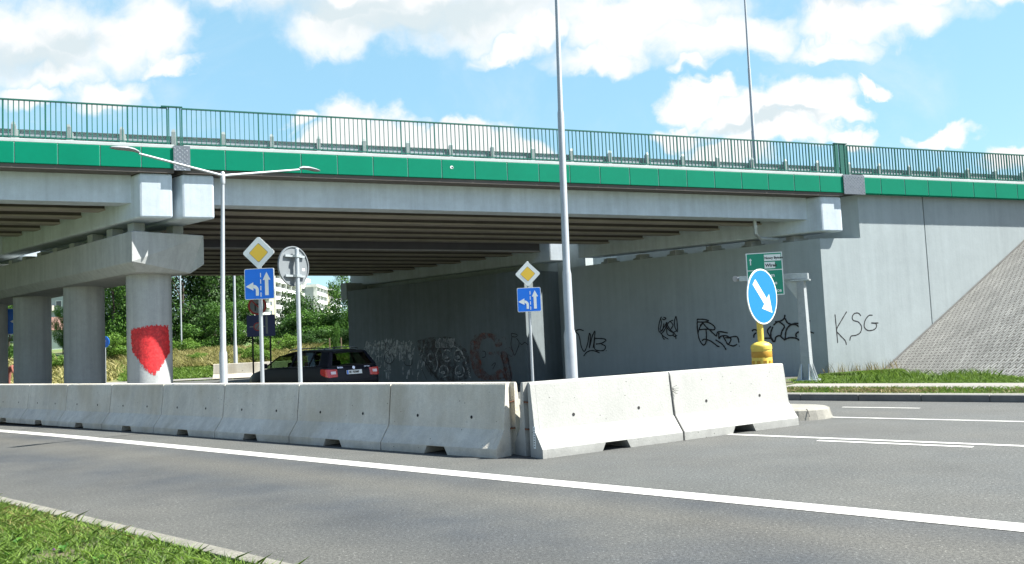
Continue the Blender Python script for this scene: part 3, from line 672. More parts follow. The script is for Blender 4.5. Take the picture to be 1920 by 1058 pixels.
# red patch on the nearest column: wraps the cylinder
def red_patch():
    th0=math.atan2(Ax.y,Ax.x); cx,cy=1.15,-.925
    c=Vector((-9.12,20.45,0))+Ax*cx+Ap*.925
    f2=lambda x,y:(x/3.306,420+y/3.306)
    outline=[(812,655),(880,640),(945,628),(1043,632),(1050,720),(1055,790),(1020,850),(985,905),(955,938),(930,925),(890,890),(850,830),(820,795),(812,720)]
    def hit(px,py):
        d=ray(px,py); o=Vector((0,0,HC)); a=d.x*d.x+d.y*d.y; ox,oy=o.x-c.x,o.y-c.y; b=2*(ox*d.x+oy*d.y); cc=ox*ox+oy*oy-.5435**2
        D=b*b-4*a*cc; t=(-b-math.sqrt(max(D,0)))/(2*a); p=o+d*t; return math.atan2(p.y-c.y,p.x-c.x),p.z
    O=[hit(*f2(*p)) for p in outline]; O=[((a if a<0 else a-2*math.pi),z) for a,z in O]
    def inside(a,z):
        r=False; j=len(O)-1
        for i in range(len(O)):
            if (O[i][1]>z)!=(O[j][1]>z) and a<(O[j][0]-O[i][0])*(z-O[i][1])/(O[j][1]-O[i][1])+O[i][0]: r=not r
            j=i
        return r
    am,aM=min(a for a,_ in O)-.03,max(a for a,_ in O)+.03; zm,zM=min(z for _,z in O)-.05,max(z for _,z in O)+.05
    bm=bmesh.new(); na,nz=96,110; G={}
    for i in range(na):
        for j in range(nz):
            a=am+(aM-am)*(i+.5)/na; z=zm+(zM-zm)*(j+.5)/nz
            wob_=math.sin(z*46+math.sin(a*9)*3)*.022+math.sin(z*95+a*20)*.012; wz_=math.sin(a*31)*.018+math.sin(a*67+z*9)*.012
            if inside(a+wob_+random.gauss(0,.012),z+wz_+random.gauss(0,.012)):
                q=[]
                for (di,dj) in ((0,0),(1,0),(1,1),(0,1)):
                    k=(i+di,j+dj)
                    if k not in G:
                        aa=am+(aM-am)*k[0]/na; G[k]=bm.verts.new((c.x+.543*math.cos(aa),c.y+.543*math.sin(aa),zm+(zM-zm)*k[1]/nz))
                    q.append(G[k])
                bm.faces.new(q)
    me=bpy.data.meshes.new('red_patch'); bm.to_mesh(me); bm.free(); me.materials.append(M['redspray'])
    o=bpy.data.objects.new('red_patch',me); COL.objects.link(o); o.parent=pier; bpy.context.view_layer.update(); o.matrix_parent_inverse=pier.matrix_world.inverted(); o['label']='red sprayed shield shape on the front column'
M['redspray']=mat('red_spray',(.46,.010,.014),.6,var=.30,vscale=7,var2=((.52,.025,.027),14),speck=.28,speckscale=22)
red_patch()
# small round emblem on the fascia
g=MB(); uu=(847-960)/1600*23
ue=onplane(847,314,uvw((0,0,0)),-Bn); le=(ue-BO).dot(Bd)
g.disc((le,-.004,ue.z),(1,0,0),(0,0,1),.045,20); o=g.build('sticker',M['white'],sp_m,fix=False); o['label']='small white round sticker on the green fascia'
g=MB(); g.disc((le+.012,-.006,ue.z-.006),(1,0,0),(0,0,1),.022,14); g.build('sticker_mark',M['ink'],o,fix=False)
# ---------------------------------------------------------------- railing and crash barrier on the deck
def railing(u0,u1,label,bays):
    t=bthing('bridge_railing',label,'railing'); Z=6.153+.075
    n=bays; w=(u1-u0)/n
    for i in range(n+1):
        x=u0+i*w; g=MB(); g.box(x-.016,x+.016,.15,.19,Z,Z+.93); g.box(x-.05,x+.05,.12,.22,Z,Z+.012); g.build('post',M['rail'],t,warp=bslope)
    g=MB(); g.box(u0,u1,.145,.195,Z+.931,Z+.965); g.build('top_rail',M['rail'],t,warp=bslope)
    for i in range(n):
        g=MB(); x=u0+i*w
        for k in range(1,8):
            b=x+w*k/8; g.box(b-.008,b+.008,.150,.190,Z+.09,Z+.929)
        g.box(x+.018,x+w-.018,.158,.182,Z+.06,Z+.089)
        g.build('infill_panel',M['rail'],t,warp=bslope)
    return t
railing(-30.0,-8.62,'green steel railing above the left span, left of the left joint plate',24)
railing(-8.28,10.75,'long green steel railing along the main span between the two joint plates',21)
railing(11.25,38.6,'green steel railing above the wing wall at the right',30)
t=bthing('railing_box','pair of solid green posts in the railing above the right joint plate','railing post'); Z=6.153+.075
for a,b in ((10.78,10.90),(10.95,11.10),(11.13,11.20)):
    g=MB(); g.box(a,b,.14,.20,Z-.02,Z+.98); g.build('post',M['rail'],t,warp=bslope,bevel=.006)
g=MB(); g.box(10.76,11.24,.13,.21,Z+.9805,Z+1.005); g.build('cap',M['rail'],t,warp=bslope)
t=bthing('railing_box','narrow double post with raised sleeve in the railing above the left joint plate','railing post')
for a in (-8.58,-8.40,-8.32):
    g=MB(); g.box(a-.012,a+.012,.15,.19,Z,Z+.965); g.build('post',M['rail'],t,warp=bslope)
g=MB(); g.box(-8.75,-8.26,.13,.21,Z+.966,Z+.995); g.build('sleeve',M['rail'],t,warp=bslope)
gr=bthing('guardrail','galvanised crash barrier with blunt posts running behind the green railing','guardrail')
k=-23
while k<31:
    x=-.13+k*1.2
    g=MB(); g.box(x-.05,x+.05,.86,.90,Z,Z+.53); g.box(x-.05,x-.042,.90,.96,Z,Z+.52); g.box(x+.042,x+.05,.90,.96,Z,Z+.52)
    g.add([Vector((x-.05,.86,Z+.5301)),Vector((x+.05,.86,Z+.5301)),Vector((x+.03,.88,Z+.60)),Vector((x-.03,.88,Z+.60)),Vector((x-.05,.90,Z+.5301)),Vector((x+.05,.90,Z+.5301))],[(0,1,2,3),(4,3,2,5),(0,3,4),(1,5,2)])
    g.box(x-.06,x+.06,.961,1.16,Z+.22,Z+.44)
    g.build('post',M['galvpost'] if 'galvpost' in M else M['galv'],gr,warp=bslope); k+=1
def wbeam(z0,name):
    g=MB(); prof=[(1.17,0),(1.25,.03),(1.25,.09),(1.17,.125),(1.17,.175),(1.25,.21),(1.25,.27),(1.17,.30)]
    V=[]; us=[-29,37]
    for x in us: V+=[(x,p[0],z0+p[1]) for p in prof]
    n=len(prof); g.add(V,[(i,i+1,n+i+1,n+i) for i in range(n-1)])
    g.build(name,M['galvd'],gr,fix=False,warp=bslope)
wbeam(Z+.19,'rail_beam')
g=MB(); g.box(-29,37,1.0,1.03,Z+.02,Z+.07); g.build('lower_beam',M['galvd'],gr,warp=bslope)
g=MB(); g.box(-29,37,1.13,1.169,Z+.315,Z+.365); g.build('rail_highlight',M['galv'],gr,warp=bslope)  # pale bar added as a painted highlight for the beam's lit bevel
g=MB(); g.box(-29,37,1.13,1.169,Z+.10,Z+.16); g.build('lower_rib',M['galv'],gr,warp=bslope)
# ---------------------------------------------------------------- concrete road barriers
def barrier_bar(mb,xs,half=None):
    prof=lambda zb:[(.30,zb),(.30,.10),(.155,.30),(.10,.80),(.088,.82),(-.088,.82),(-.10,.80),(-.155,.30),(-.30,.10),(-.30,zb)]
    base=len(mb.v); n=10
    for x,zb in xs: mb.v+=[(x,y,z) for y,z in prof(zb)]
    for i in range(len(xs)-1):
        for k in range(n):
            q=base+i*n; mb.f.append((q+k,q+(k+1)%n,q+n+(k+1)%n,q+n+k)); mb.mi.append(0)
    mb.f.append(tuple(base+k for k in range(n))[::-1]); mb.mi.append(0); q=base+(len(xs)-1)*n; mb.f.append(tuple(q+k for k in range(n))); mb.mi.append(0)
def half_end(mb,x0,x1,sgn):
    g=.05
    pr=[(g,0),(.30,0),(.30,.10),(.155,.30),(.10,.80),(.088,.82),(g,.82)]
    mb.prism([(sgn*y,z) for y,z in pr],(x0,x1),lambda y,z,x:(x,y,z))
def barrier(label,loc,rz,mt,group,ends=''):
    t=thing('road_barrier',label,'concrete barrier',loc,rz,group)
    x0=-.925 if 'a' in ends else -.99; x1=.925 if 'b' in ends else .99
    g=MB(); barrier_bar(g,[(x0,0),(-.20,0),(-.15,.094),(.15,.094),(.20,0),(x1,0)])
    for e,(p,q) in (('a',(-.99,-.9255)),('b',(.9255,.99))):
        if e in ends:
            for s in (1,-1): half_end(g,p,q,s)
    g.build('body',mt,t,bevel=.007)
    for x in (-.46,.47):
        for s in (1,-1):
            h=MB(); z=.43; y=.155-(z-.30)*.11; h.disc((x,s*(y+.003),z),(1,0,0),(0,-.11*s,1) if s<0 else (0,-.11,1),.019,14,0); h.build('lifting_hole',M['dark'],t,fix=False)
    for e,x in (('a',-.96),('b',.96)):
        if e in ends:
            for z in (.60,.30):
                h=MB(); sx=-1 if e=='a' else 1
                h.tube([(x-sx*.03,-.03,z),(x+sx*.03,-.035,z),(x+sx*.055,0,z+.01),(x+sx*.03,.035,z),(x-sx*.03,.03,z)],.008,6); h.build('coupling_loop',M['rust'],t)
    return t
Lc=Vector((-.25,9.55,0)); Ld=(Vector((-9.17,17.14,0))-Lc).normalized(); Ln=Vector((Ld.y,-Ld.x,0))*1.0
Ln=Vector((math.sin(math.atan2(Ld.y,-Ld.x)),math.cos(math.atan2(Ld.y,-Ld.x)),0))
words=['at the bend with rusty end loops','second from the bend','third from the bend, below the round sign','fourth from the bend, in front of the lane signs','fifth from the bend, by the lamp post foot','sixth from the bend, below the red patch','seventh from the bend','eighth from the bend','at the left picture edge']
LP=1.955
for i in range(9):
    c=Lc+Ld*(LP*i+LP/2)+Ln*.30
    b=barrier('grey barrier of the shaded row, '+words[i],(c.x,c.y,0),math.atan2(-Ld.y,-Ld.x),M['barrier'],'concrete barriers of the shaded left row','b' if i==0 else '')
    b.scale=(LP/2,1,1)
Rc=Vector((.24,9.34,0)); Rd=(Vector((3.74,11.46,0))-Rc).normalized(); Rn=Vector((-Rd.y,Rd.x,0))
for i,lb in enumerate(('sunlit pale concrete barrier right of the bend, with iron loops and number strip','sunlit pale concrete barrier ending in front of the yellow beacon')):
    c=Rc+Rd*(2.04*i+1.02)+Rn*.30
    b=barrier(lb,(c.x,c.y,0),math.atan2(Rd.y,Rd.x),M['barrier2'],'sunlit concrete barriers right of the bend','a' if i==0 else '')
    b.scale=(1.02,1,1)
    if i==0:
        h=MB(); h.box(-.9925,-.991,-.17,-.125,.10,.34); st=h.build('number_strip',M['white'],b)
        h=MB()
        for k in range(8): h.box(-.9935,-.9926,-.157,-.138,.12+k*.027,.132+k*.027)
        h.build('strip_marks',M['ink'],st)
    else:
        h=MB(); h.box(-1.003,-.993,-.095,.08,.50,.80); h.tube([(-.998,-.17,.28),(-.998,-.16,.33),(-.998,-.105,.78)],.010,6); 
        h.tube([(-.99,-.295,.005),(-.995,-.30,.11),(-.998,-.17,.29)],.011,6)
        for k in range(9):
            z=.60+random.uniform(-.03,.03); h.tube([(-.995,-.125,z),(-.97+random.uniform(-.02,.05),-.15-random.uniform(0,.02),z+random.uniform(-.05,.03))],.0025,4)
        h.build('joint_filler',M['filler'] if 'filler' in M else M['kerbdark'],b)
# concrete blocks far away on the verge
far_b=barrier('low graffiti-marked concrete barrier on the grass beyond the overpass, behind the lamp post',(-14.35,43.6,float(gz(-14.35,43.6))-.05),R(4),M['barrier'],'distant concrete barriers','')
far_b2=dup(far_b,(-12.35,43.8,float(gz(-12.35,43.8))-.05),R(8),'short concrete barrier end on the grass half hidden by the car bonnet')
# ---------------------------------------------------------------- text
def text(s,size,mt,parent,origin,ax,ay,name='lettering',bold=0,align='LEFT'):
    cu=bpy.data.curves.new(name,'FONT'); cu.body=s; cu.size=size; cu.align_x=align; cu.offset=bold; cu.resolution_u=3
    o=bpy.data.objects.new(name,cu); COL.objects.link(o); bpy.context.view_layer.update()
    me=bpy.data.meshes.new_from_object(o.evaluated_get(bpy.context.evaluated_depsgraph_get())); bpy.data.objects.remove(o)
    o=bpy.data.objects.new(name,me); COL.objects.link(o); me.materials.clear(); me.materials.append(mt)
    ax=Vector(ax).normalized(); ay=Vector(ay).normalized(); n=ax.cross(ay); mm=Matrix.Identity(4)
    for i in range(3): mm[i][0]=ax[i]; mm[i][1]=ay[i]; mm[i][2]=n[i]; mm[i][3]=Vector(origin)[i]
    me.transform(mm); o.parent=parent; return o
# local sign frame: x right, z up, sign faces -y (towards viewer when rz=0)
def sq(mb,x0,x1,z0,z1,y,r=.03,th=0.0):
    pts=[]
    for cx,cz,a0 in ((x1-r,z0+r,-90),(x1-r,z1-r,0),(x0+r,z1-r,90),(x0+r,z0+r,180)):
        for k in range(5): a=R(a0+k*22.5); pts.append((cx+r*math.cos(a),cz+r*math.sin(a)))
    if th: mb.prism(pts,(y,y+th),lambda a,b,t:(a,t,b))
    else: mb.add([(a,y,b) for a,b in pts],[tuple(range(len(pts)))])
def flat(mb,pts,y,c=(0,0),s=1): mb.add([(c[0]+a*s,y,c[1]+b*s) for a,b in pts],[tuple(range(len(pts)))])
def diamond(parent,c,s):
    g=MB(); a=s; 
    def rh(mb,s,y,th=0):
        r=.1*s; P=[]
        for k,(dx,dz) in enumerate(((1,0),(0,1),(-1,0),(0,-1))):
            t=Vector((-dz,dx)); p=Vector((dx,dz))*s; P+=[tuple(p-(Vector((dx,dz))+t)*r*.7),tuple(p-Vector((dx,dz))*r*.55),tuple(p-(Vector((dx,dz))-t)*r*.7)]
        P=[(c[0]+x,c[1]+z) for x,z in P]
        if th: mb.prism(P,(y,y+th),lambda a,b,t:(a,t,b))
        else: mb.add([(x,y,z) for x,z in P],[tuple(range(len(P)))])
    rh(g,s*1.0,-.034,.012); o=g.build('priority_plate',M['white'],parent)
    g=MB(); rh(g,s*.60,-.0352); i=g.build('black_edge',M['grey'],o,fix=False)
    g=MB(); rh(g,s*.57,-.0364); g.build('yellow_field',M['yellow'],o,fix=False)
def lanesign(parent,c,w,h):
    g=MB(); sq(g,c[0]-w/2,c[0]+w/2,c[1]-h/2,c[1]+h/2,-.034,.03,.012); o=g.build('lane_plate',M['white'],parent)
    g=MB(); sq(g,c[0]-w/2+.010,c[0]+w/2-.010,c[1]-h/2+.010,c[1]+h/2-.010,-.0352,.025); g.build('blue_field',M['blue'],o,fix=False)
    g=MB(); C=lambda x,z:(c[0]+x*w,-.0366,c[1]+z*h)
    def poly(P): g.add([C(*p) for p in P],[tuple(range(len(P)))])
    poly([(.19,-.38),(.31,-.38),(.31,.12),(.19,.12)]); poly([(.12,.12),(.38,.12),(.25,.38)])
    for z in (-.42,-.21,.0,.21): poly([(.035,z),(.065,z),(.065,z+.14),(.035,z+.14)])
    # left turn arrow
    arc=[]; 
    for k in range(9): t=R(k*90/8); arc.append((-.13+.17*math.sin(t)*1.0-.0,-.22+.0+.20*math.cos(t)))
    outer=[(-.22,-.02)]+[(-.22+.20*math.sin(R(a)),-.20+.18*math.cos(R(a))) for a in range(10,91,16)]+[(-.02,-.38)]
    inner=[(-.12,-.38)]+[(-.22+.10*math.sin(R(a)),-.20+.07*math.cos(R(a))) for a in range(90,9,-16)]+[(-.22,-.13)]
    poly(outer+inner); poly([(-.46,-.075),(-.20,.06),(-.20,-.21)])
    g.build('arrows',M['white'],o,fix=False)
def signpost(name,label,loc,rz,top,r,cat='road sign'):
    t=thing(name,label,cat,loc,rz); g=MB(); g.tube([(0,0,-.1),(0,0,top)],r,14); g.lathe([(r,0),(r*.9,.01),(0.001,.018)],(0,0,top),14); g.build('post',M['pole'],t,smooth=True); return t
t=signpost('lane_sign','nearer priority diamond and blue lane arrows sign, beside the double-armed lamp post',(-4.44,15,0),R(-4),3.28,.034)
diamond(t,(0,3.04),.295); lanesign(t,(0,2.49),.535,.545)
t=signpost('lane_sign','smaller shaded priority diamond and lane arrows sign standing before the graffiti wall',(.34,18,0),R(-2),2.93,.030)
diamond(t,(0,2.68),.27); lanesign(t,(.005,2.135),.50,.51)
# back of a round sign
t=signpost('round_sign','grey back of a round sign on a pole, right of the blue lane sign',(-3.65,14.5,0),R(58),3.02,.036)
g=MB()
pr=[]
n=48
ring=[(.335*math.cos(2*math.pi*k/n),.335*math.sin(2*math.pi*k/n)) for k in range(n)]
g.prism([(a,2.73+b) for a,b in ring],(.088,.10),lambda a,b,t:(a,t,b)); d=g.build('sign_disc',M['grey'],t)
g=MB()
for k in range(n):
    a0=2*math.pi*k/n; a1=2*math.pi*(k+1)/n
    q=[(.327*math.cos(a0),2.73+.327*math.sin(a0)),(.345*math.cos(a0),2.73+.345*math.sin(a0)),(.345*math.cos(a1),2.73+.345*math.sin(a1)),(.327*math.cos(a1),2.73+.327*math.sin(a1))]
    g.add([(p[0],.070,p[1]) for p in q]+[(p[0],.104,p[1]) for p in q],[(0,1,2,3),(7,6,5,4),(1,5,6,2),(0,3,7,4)])
g.build('rim',M['grey'],d)
for z in (2.56,2.90):
    g=MB(); g.box(-.22,.22,.040,.075,z-.018,z+.018); g.box(-.05,.05,-.045,.039,z-.022,z+.022); g.build('bracket',M['galv'],d)
g=MB(); g.box(.20,.26,.0865,.0875,2.66,2.70); g.build('sticker',M['white'],d)
# keep-right beacon
t=thing('keep_right_beacon','yellow beacon with blue disc and white down-right arrow on the island nose','road sign',(3.59,12.5,.14),0)
g=MB(); g.lathe([(.145,0),(.145,.88),(.138,.90)],(0,0,0),32); g.build('drum',M['yplast'],t,smooth=True)
g=MB(); g.lathe([(.14,.86),(.151,.862),(.151,.90),(.145,.925),(.11,.955),(.05,.975)],(0,0,.0),32); g.build('drum_cap',M['ycap'] if 'ycap' in M else M['yplast'],t,smooth=True)
o=MB(); o.lathe([(.1455,.745),(.1475,.75),(.1475,.83),(.1455,.835)],(0,0,0),32); o.build('amber_band',M['amber'],t,smooth=True)
for k in range(10):
    a=2*math.pi*k/10; Mx=Matrix.Rotation(a,4,'Z'); g=MB(); g.box(-.025,.025,-.149,-.138,.30,.70,Mx); g.build('drum_slot',M['amber'],t)
g=MB(); g.tube([(0,0,.90),(0,0,1.35)],.045,16); g.build('post',M['yplast'],t,smooth=True)
dk=bpy.data.objects.new('sign_disc',None); bpy.data.objects.remove(dk)
def rot(mb_v,a): return mb_v
az=R(43)
def disc_part():
    Mz=Matrix.Rotation(az,4,'Z'); zc=1.63; r=.405
    def T(x,y,z): return Mz@Vector((x,y,z))
    g=MB(); n=56
    g.prism([(r*math.cos(2*math.pi*k/n),zc+r*math.sin(2*math.pi*k/n)) for k in range(n)],(-.075,-.06),lambda a,b,t:T(a,t,b)); o=g.build('sign_disc',M['white'],t)
    g=MB(); g.add([T(.385*math.cos(2*math.pi*k/n),-.0765,zc+.385*math.sin(2*math.pi*k/n)) for k in range(n)],[tuple(range(n))]); g.build('blue_field',M['blue'],o,fix=False)
    g=MB(); d=Vector((1,-1)).normalized(); p=Vector((d.y,-d.x))*-1
    def q(a,b): v=d*a+Vector((-d.y,d.x))*b; return T(v.x,-.078,zc+v.y)
    g.add([q(-.30,-.055),q(.10,-.055),q(.10,-.15),q(.34,0),q(.10,.15),q(.10,.055),q(-.30,.055)],[tuple(range(7))]); g.build('arrow',M['white'],o,fix=False)
disc_part()
# gantry road sign
gt=thing('direction_sign','green direction sign on a square galvanised cantilever mast beside the pavement','road sign',(6.88,20.3,.03),0)
g=MB(); Mz=Matrix.Rotation(R(-34),4,'Z')
def GT(x,y,z): return Mz@Vector((x,y,z))
g.hexa([GT(-.115,-.14,0),GT(.115,-.14,0),GT(.115,.14,0),GT(-.115,.14,0)],[GT(-.08,-.11,2.36),GT(.08,-.11,2.36),GT(.08,.11,2.36),GT(-.08,.11,2.36)]); g.build('mast',M['mast'],gt,bevel=.006)
g=MB(); g.hexa([GT(-.24,-.25,-.03),GT(.24,-.25,-.03),GT(.24,.25,-.03),GT(-.24,.25,-.03)],[GT(-.24,-.25,.03),GT(.24,-.25,.03),GT(.24,.25,.03),GT(-.24,.25,.03)])
for sx,sy in ((1,0),(-1,0),(0,1),(0,-1)):
    if sx: 
        for y in (-.10,.10): g.add([GT(sx*.115,y-.012,.03),GT(sx*.22,y-.012,.03),GT(sx*.115,y-.012,.40),GT(sx*.115,y+.012,.03),GT(sx*.22,y+.012,.03),GT(sx*.115,y+.012,.40)],[(0,1,2),(3,5,4),(0,3,4,1),(1,4,5,2),(0,2,5,3)])
    else:
        for x in (-.085,.085): g.add([GT(x-.012,sy*.14,.03),GT(x-.012,sy*.235,.03),GT(x-.012,sy*.14,.40),GT(x+.012,sy*.14,.03),GT(x+.012,sy*.235,.03),GT(x+.012,sy*.14,.40)],[(0,1,2),(3,5,4),(0,3,4,1),(1,4,5,2),(0,2,5,3)])
g.build('base_plate',M['galv'],gt)
# arm runs from the mast top to the left and slightly away
aL=Vector((5.63-6.88,21.0-20.3,0)); ad=aL.normalized(); an=Vector((-ad.y,ad.x,0))
g=MB()
def AR(s,t,z): v=ad*s+an*t; return Vector((v.x,v.y,z))
g.hexa([AR(-.17,-.09,2.40),AR(1.45,-.06,2.46),AR(1.45,.06,2.46),AR(-.17,.09,2.40)],[AR(-.17,-.09,2.54),AR(1.45,-.06,2.58),AR(1.45,.06,2.58),AR(-.17,.09,2.54)]); g.build('arm',M['galv'],gt,bevel=.004)
g=MB(); g.hexa([AR(-.20,-.13,2.362),AR(.22,-.13,2.362),AR(.22,.13,2.362),AR(-.20,.13,2.362)],[AR(-.20,-.13,2.398),AR(.22,-.13,2.398),AR(.22,.13,2.398),AR(-.20,.13,2.398)])
for s in (-.12,-.03,.06,.15):
    g.add([AR(s,-.10,2.40),AR(s,-.125,2.40),AR(s,-.095,2.53),AR(s+.015,-.10,2.40),AR(s+.015,-.125,2.40),AR(s+.015,-.095,2.53)],[(0,1,2),(3,5,4),(0,3,4,1),(1,4,5,2),(0,2,5,3)])
g.add([AR(.10,-.01,2.36),AR(.42,-.01,2.40),AR(.12,-.01,1.95),AR(.10,.01,2.36),AR(.42,.01,2.40),AR(.12,.01,1.95)],[(0,1,2),(3,5,4),(0,3,4,1),(1,4,5,2),(0,2,5,3)])
g.build('bracket',M['galv'],gt)
g=MB();  g.tube([AR(1.451,0,2.52),AR(1.50,0,2.52)],.05,8); g.disc(tuple(AR(1.56,-.02,2.53)),(1,0,0),(0,0,1),.075,16,.05); g.build('lamp',M['lampgrey'],gt)
# panel (own frame)
pc=Vector((5.90-6.88,19.85-20.3,0)); pa=R(-8)
px_=Vector((math.cos(pa),math.sin(pa),0)); 
def SG(x,y,z): v=pc+px_*x+Vector((-px_.y,px_.x,0))*y; return Vector((v.x,v.y,z-.08))
W2=.41; zt,zb=3.12,2.12
def PN(mb,x0,x1,z0,z1,y,th=0): 
    P=[(x0,z0),(x1,z0),(x1,z1),(x0,z1)]
    if th: mb.prism(P,(y,y+th),lambda a,b,t:SG(a,t,b))
    else: mb.add([SG(a,y,b) for a,b in P],[(0,1,2,3)])
g=MB(); PN(g,-W2,W2,zb,zt,0,.02); pn=g.build('sign_panel',M['white'],gt)
g=MB(); PN(g,-W2+.02,W2-.02,zt-.40,zt-.02,-.0012); PN(g,-W2+.02,W2-.02,zb+.02,zt-.42,-.0012); g.build('green_field',M['signgreen'],pn,fix=False)
g=MB(); PN(g,0,W2-.035,zt-.20,zt-.05,-.0024); g.build('name_insert',M['white'],pn,fix=False); g=MB(); PN(g,0,.24,zt-.375,zt-.225,-.0024); g.build('name_insert',M['white'],pn,fix=False); g=MB()
fx=lambda x,z:SG(x,-.0024,z)
g.add([fx(-.325,zt-.28),fx(-.30,zt-.28),fx(-.30,zt-.17),fx(-.28,zt-.17),fx(-.3125,zt-.12),fx(-.345,zt-.17),fx(-.325,zt-.17)],[tuple(range(7))])
g.build('arrow',M['white'],pn,fix=False)
def ST(s,x,z,size,mt): return text(s,size,mt,pn,SG(x,-.004,z),px_,(0,0,1),bold=.0035)
ST('Nowy Bytom',.010,zt-.155,.076,M['ink']); ST('Wirek',.02,zt-.335,.10,M['ink'])
ST('Bytom',-.09,zb+.43,.115,M['white']); ST('Gliwice',-.09,zb+.25,.115,M['white']); ST('Katowice',-.09,zb+.07,.115,M['white'])
# shaded signs under the overpass
def yz(x,y): return float(gz(x,y))
t=thing('lane_closure_sign','dark shaded pair of signs on two black posts: no right turn above a navy board','road sign',(-8.29,28,yz(-8.29,28)),R(8))
z0=-yz(-8.29,28)
for x in (-.28,.28):
    g=MB(); g.tube([(x,.03,-.1),(x,.03,2.5+z0)],.028,10); g.build('post',M['blk'],t)
g=MB(); sq(g,-.45,.45,1.80+z0,2.50+z0,-.02,.03,.03); b=g.build('board',M['navy'],t)
g=MB(); flat(g,[(.15,1.88+z0),(.22,1.88+z0),(.22,2.42+z0),(.185,2.47+z0),(.15,2.42+z0)],-.0212); flat(g,[(-.36,2.10+z0),(.14,2.10+z0),(.14,2.14+z0),(-.36,2.14+z0)],-.0212)
g.build('board_lines',M['grey'],b,fix=False)
g=MB(); g.disc((-.10,-.0225,2.12+z0),(1,0,0),(0,0,1),.14,28); g.build('board_ring',M['red'],b,fix=False)
g=MB(); g.disc((-.10,-.0238,2.12+z0),(1,0,0),(0,0,1),.105,28); g.build('board_ring_field',M['grey'],b,fix=False)
g=MB(); flat(g,[(-.16,2.06+z0),(-.14,2.05+z0),(-.04,2.18+z0),(-.06,2.19+z0)],-.025); g.build('board_stroke',M['red'],b,fix=False)
g=MB(); n=36; g.prism([(-.10+.30*math.cos(2*math.pi*k/n),2.80+z0+.30*math.sin(2*math.pi*k/n)) for k in range(n)],(-.02,.0),lambda a,b,t:(a,t,b)); b=g.build('round_plate',M['red'],t)
g=MB(); g.disc((-.10,-.0212,2.80+z0),(1,0,0),(0,0,1),.235,36); g.build('plate_field',M['grey'],b,fix=False)
g=MB(); flat(g,[(-.19,2.64+z0),(-.14,2.64+z0),(-.14,2.83+z0),(-.04,2.83+z0),(-.04,2.78+z0),(.05,2.855+z0),(-.04,2.93+z0),(-.04,2.88+z0),(-.19,2.88+z0)],-.0224); g.build('turn_arrow',M['ink'],b,fix=False)
g=MB(); flat(g,[(-.275,2.945+z0),(-.245,2.975+z0),(.075,2.655+z0),(.045,2.625+z0)],-.0236); g.build('red_bar',M['red'],b,fix=False)
# blue rectangular sign at left edge between the columns
t=signpost('blue_sign','narrow view of a blue rectangular sign with white arrow between the left columns',(-17.9,31.0,yz(-17.9,31)),R(30),2.9,.03)
g=MB(); sq(g,-.45,.45,2.43,3.37,-.034,.03,.012); b=g.build('sign_plate',M['white'],t); g=MB(); sq(g,-.43,.43,2.45,3.35,-.0352,.025); g.build('blue_field',M['blue'],b,fix=False)
g=MB(); flat(g,[(-.34,2.90),(-.20,2.98),(-.20,2.93),(.35,2.93),(.35,2.87),(-.20,2.87),(-.20,2.82)],-.0366); g.build('arrow',M['white'],b,fix=False)
# small round blue sign further away
t=signpost('round_blue_sign','tiny round blue sign seen between the second column and the red-patched column',(-21.07,44,yz(-21.07,44)),R(-20),2.35,.025)
g=MB(); g.prism([(.3*math.cos(2*math.pi*k/24),2.15+.3*math.sin(2*math.pi*k/24)) for k in range(24)],(-.04,-.02),lambda a,b,t:(a,t,b)); b=g.build('sign_disc',M['blue'],t)
g=MB(); flat(g,[(-.03,1.99),(.03,1.99),(.03,2.18),(.09,2.18),(0,2.32),(-.09,2.18),(-.03,2.18)],-.0415); g.build('arrow',M['white'],b,fix=False)
# ---------------------------------------------------------------- lamp posts
def lamphead(parent,p,d,size=1.0,rise=.12):
    """LED street lamp head starting at p, pointing along d"""
    d=Vector(d).normalized(); s=Vector((-d.y,d.x,0)).normalized(); g=MB()
    prof=[(0,.035,.03,.03),(.12,.06,.045,.05),(.30,.10,.05,.045),(.50,.105,.045,.02),(.62,.085,.03,.005),(.68,.04,.012,0)]
    n=10; base=0
    for (x,w,h,lift) in prof:
        c=p+d*x*size+Vector((0,0,lift+x*rise*.0))
        for k in range(n):
            t=2*math.pi*k/n; g.v.append(tuple(c+s*w*size*math.cos(t)+Vector((0,0,1))*h*size*math.sin(t)))
    for i in range(len(prof)-1):
        for k in range(n):
            q=i*n; g.f.append((q+k,q+(k+1)%n,q+n+(k+1)%n,q+n+k)); g.mi.append(0)
    g.f.append(tuple(range(n))[::-1]); g.f.append(tuple(range((len(prof)-1)*n,len(prof)*n))); g.mi+=[0,0]
    return g.build('lamp_head',M['lampgrey'],parent,smooth=True)
Apn=Ap
t=thing('lamp_post','double-armed grey street lamp in front of the left joint plate','lamp post',(-5.78,17,0),0)
g=MB(); g.tube([(-.02,0,-.1),(-.02,0,1.30),(-.02,0,1.36),(-.01,0,2.10),(-.01,0,2.16),(.05,0,4.78)],[.077,.077,.058,.056,.045,.036],18); g.build('pole',M['pole'],t,smooth=True)
g=MB(); g.lathe([(.045,4.70),(.048,4.72),(.048,4.92),(.03,4.95)],(.05,0,0),16); g.build('collar',M['pole'],t,smooth=True)
HL=Vector((-1.02,-1.40,5.06)); HR=Vector((1.25,1.40,5.22)); T0=Vector((.05,0,4.87))
for hp in (HL,HR):
    g=MB(); d=(hp-T0); g.tube([T0,T0+d*.5,hp],[.028,.024,.021],12); g.build('arm',M['pole'],t,smooth=True)
    dd=Vector((d.x,d.y,.12)).normalized(); lamphead(t,hp,dd,.80)
t=thing('lamp_post','tall tapering grey street lamp behind the bend in the barriers, its top out of frame','lamp post',(.97,15,0),0)
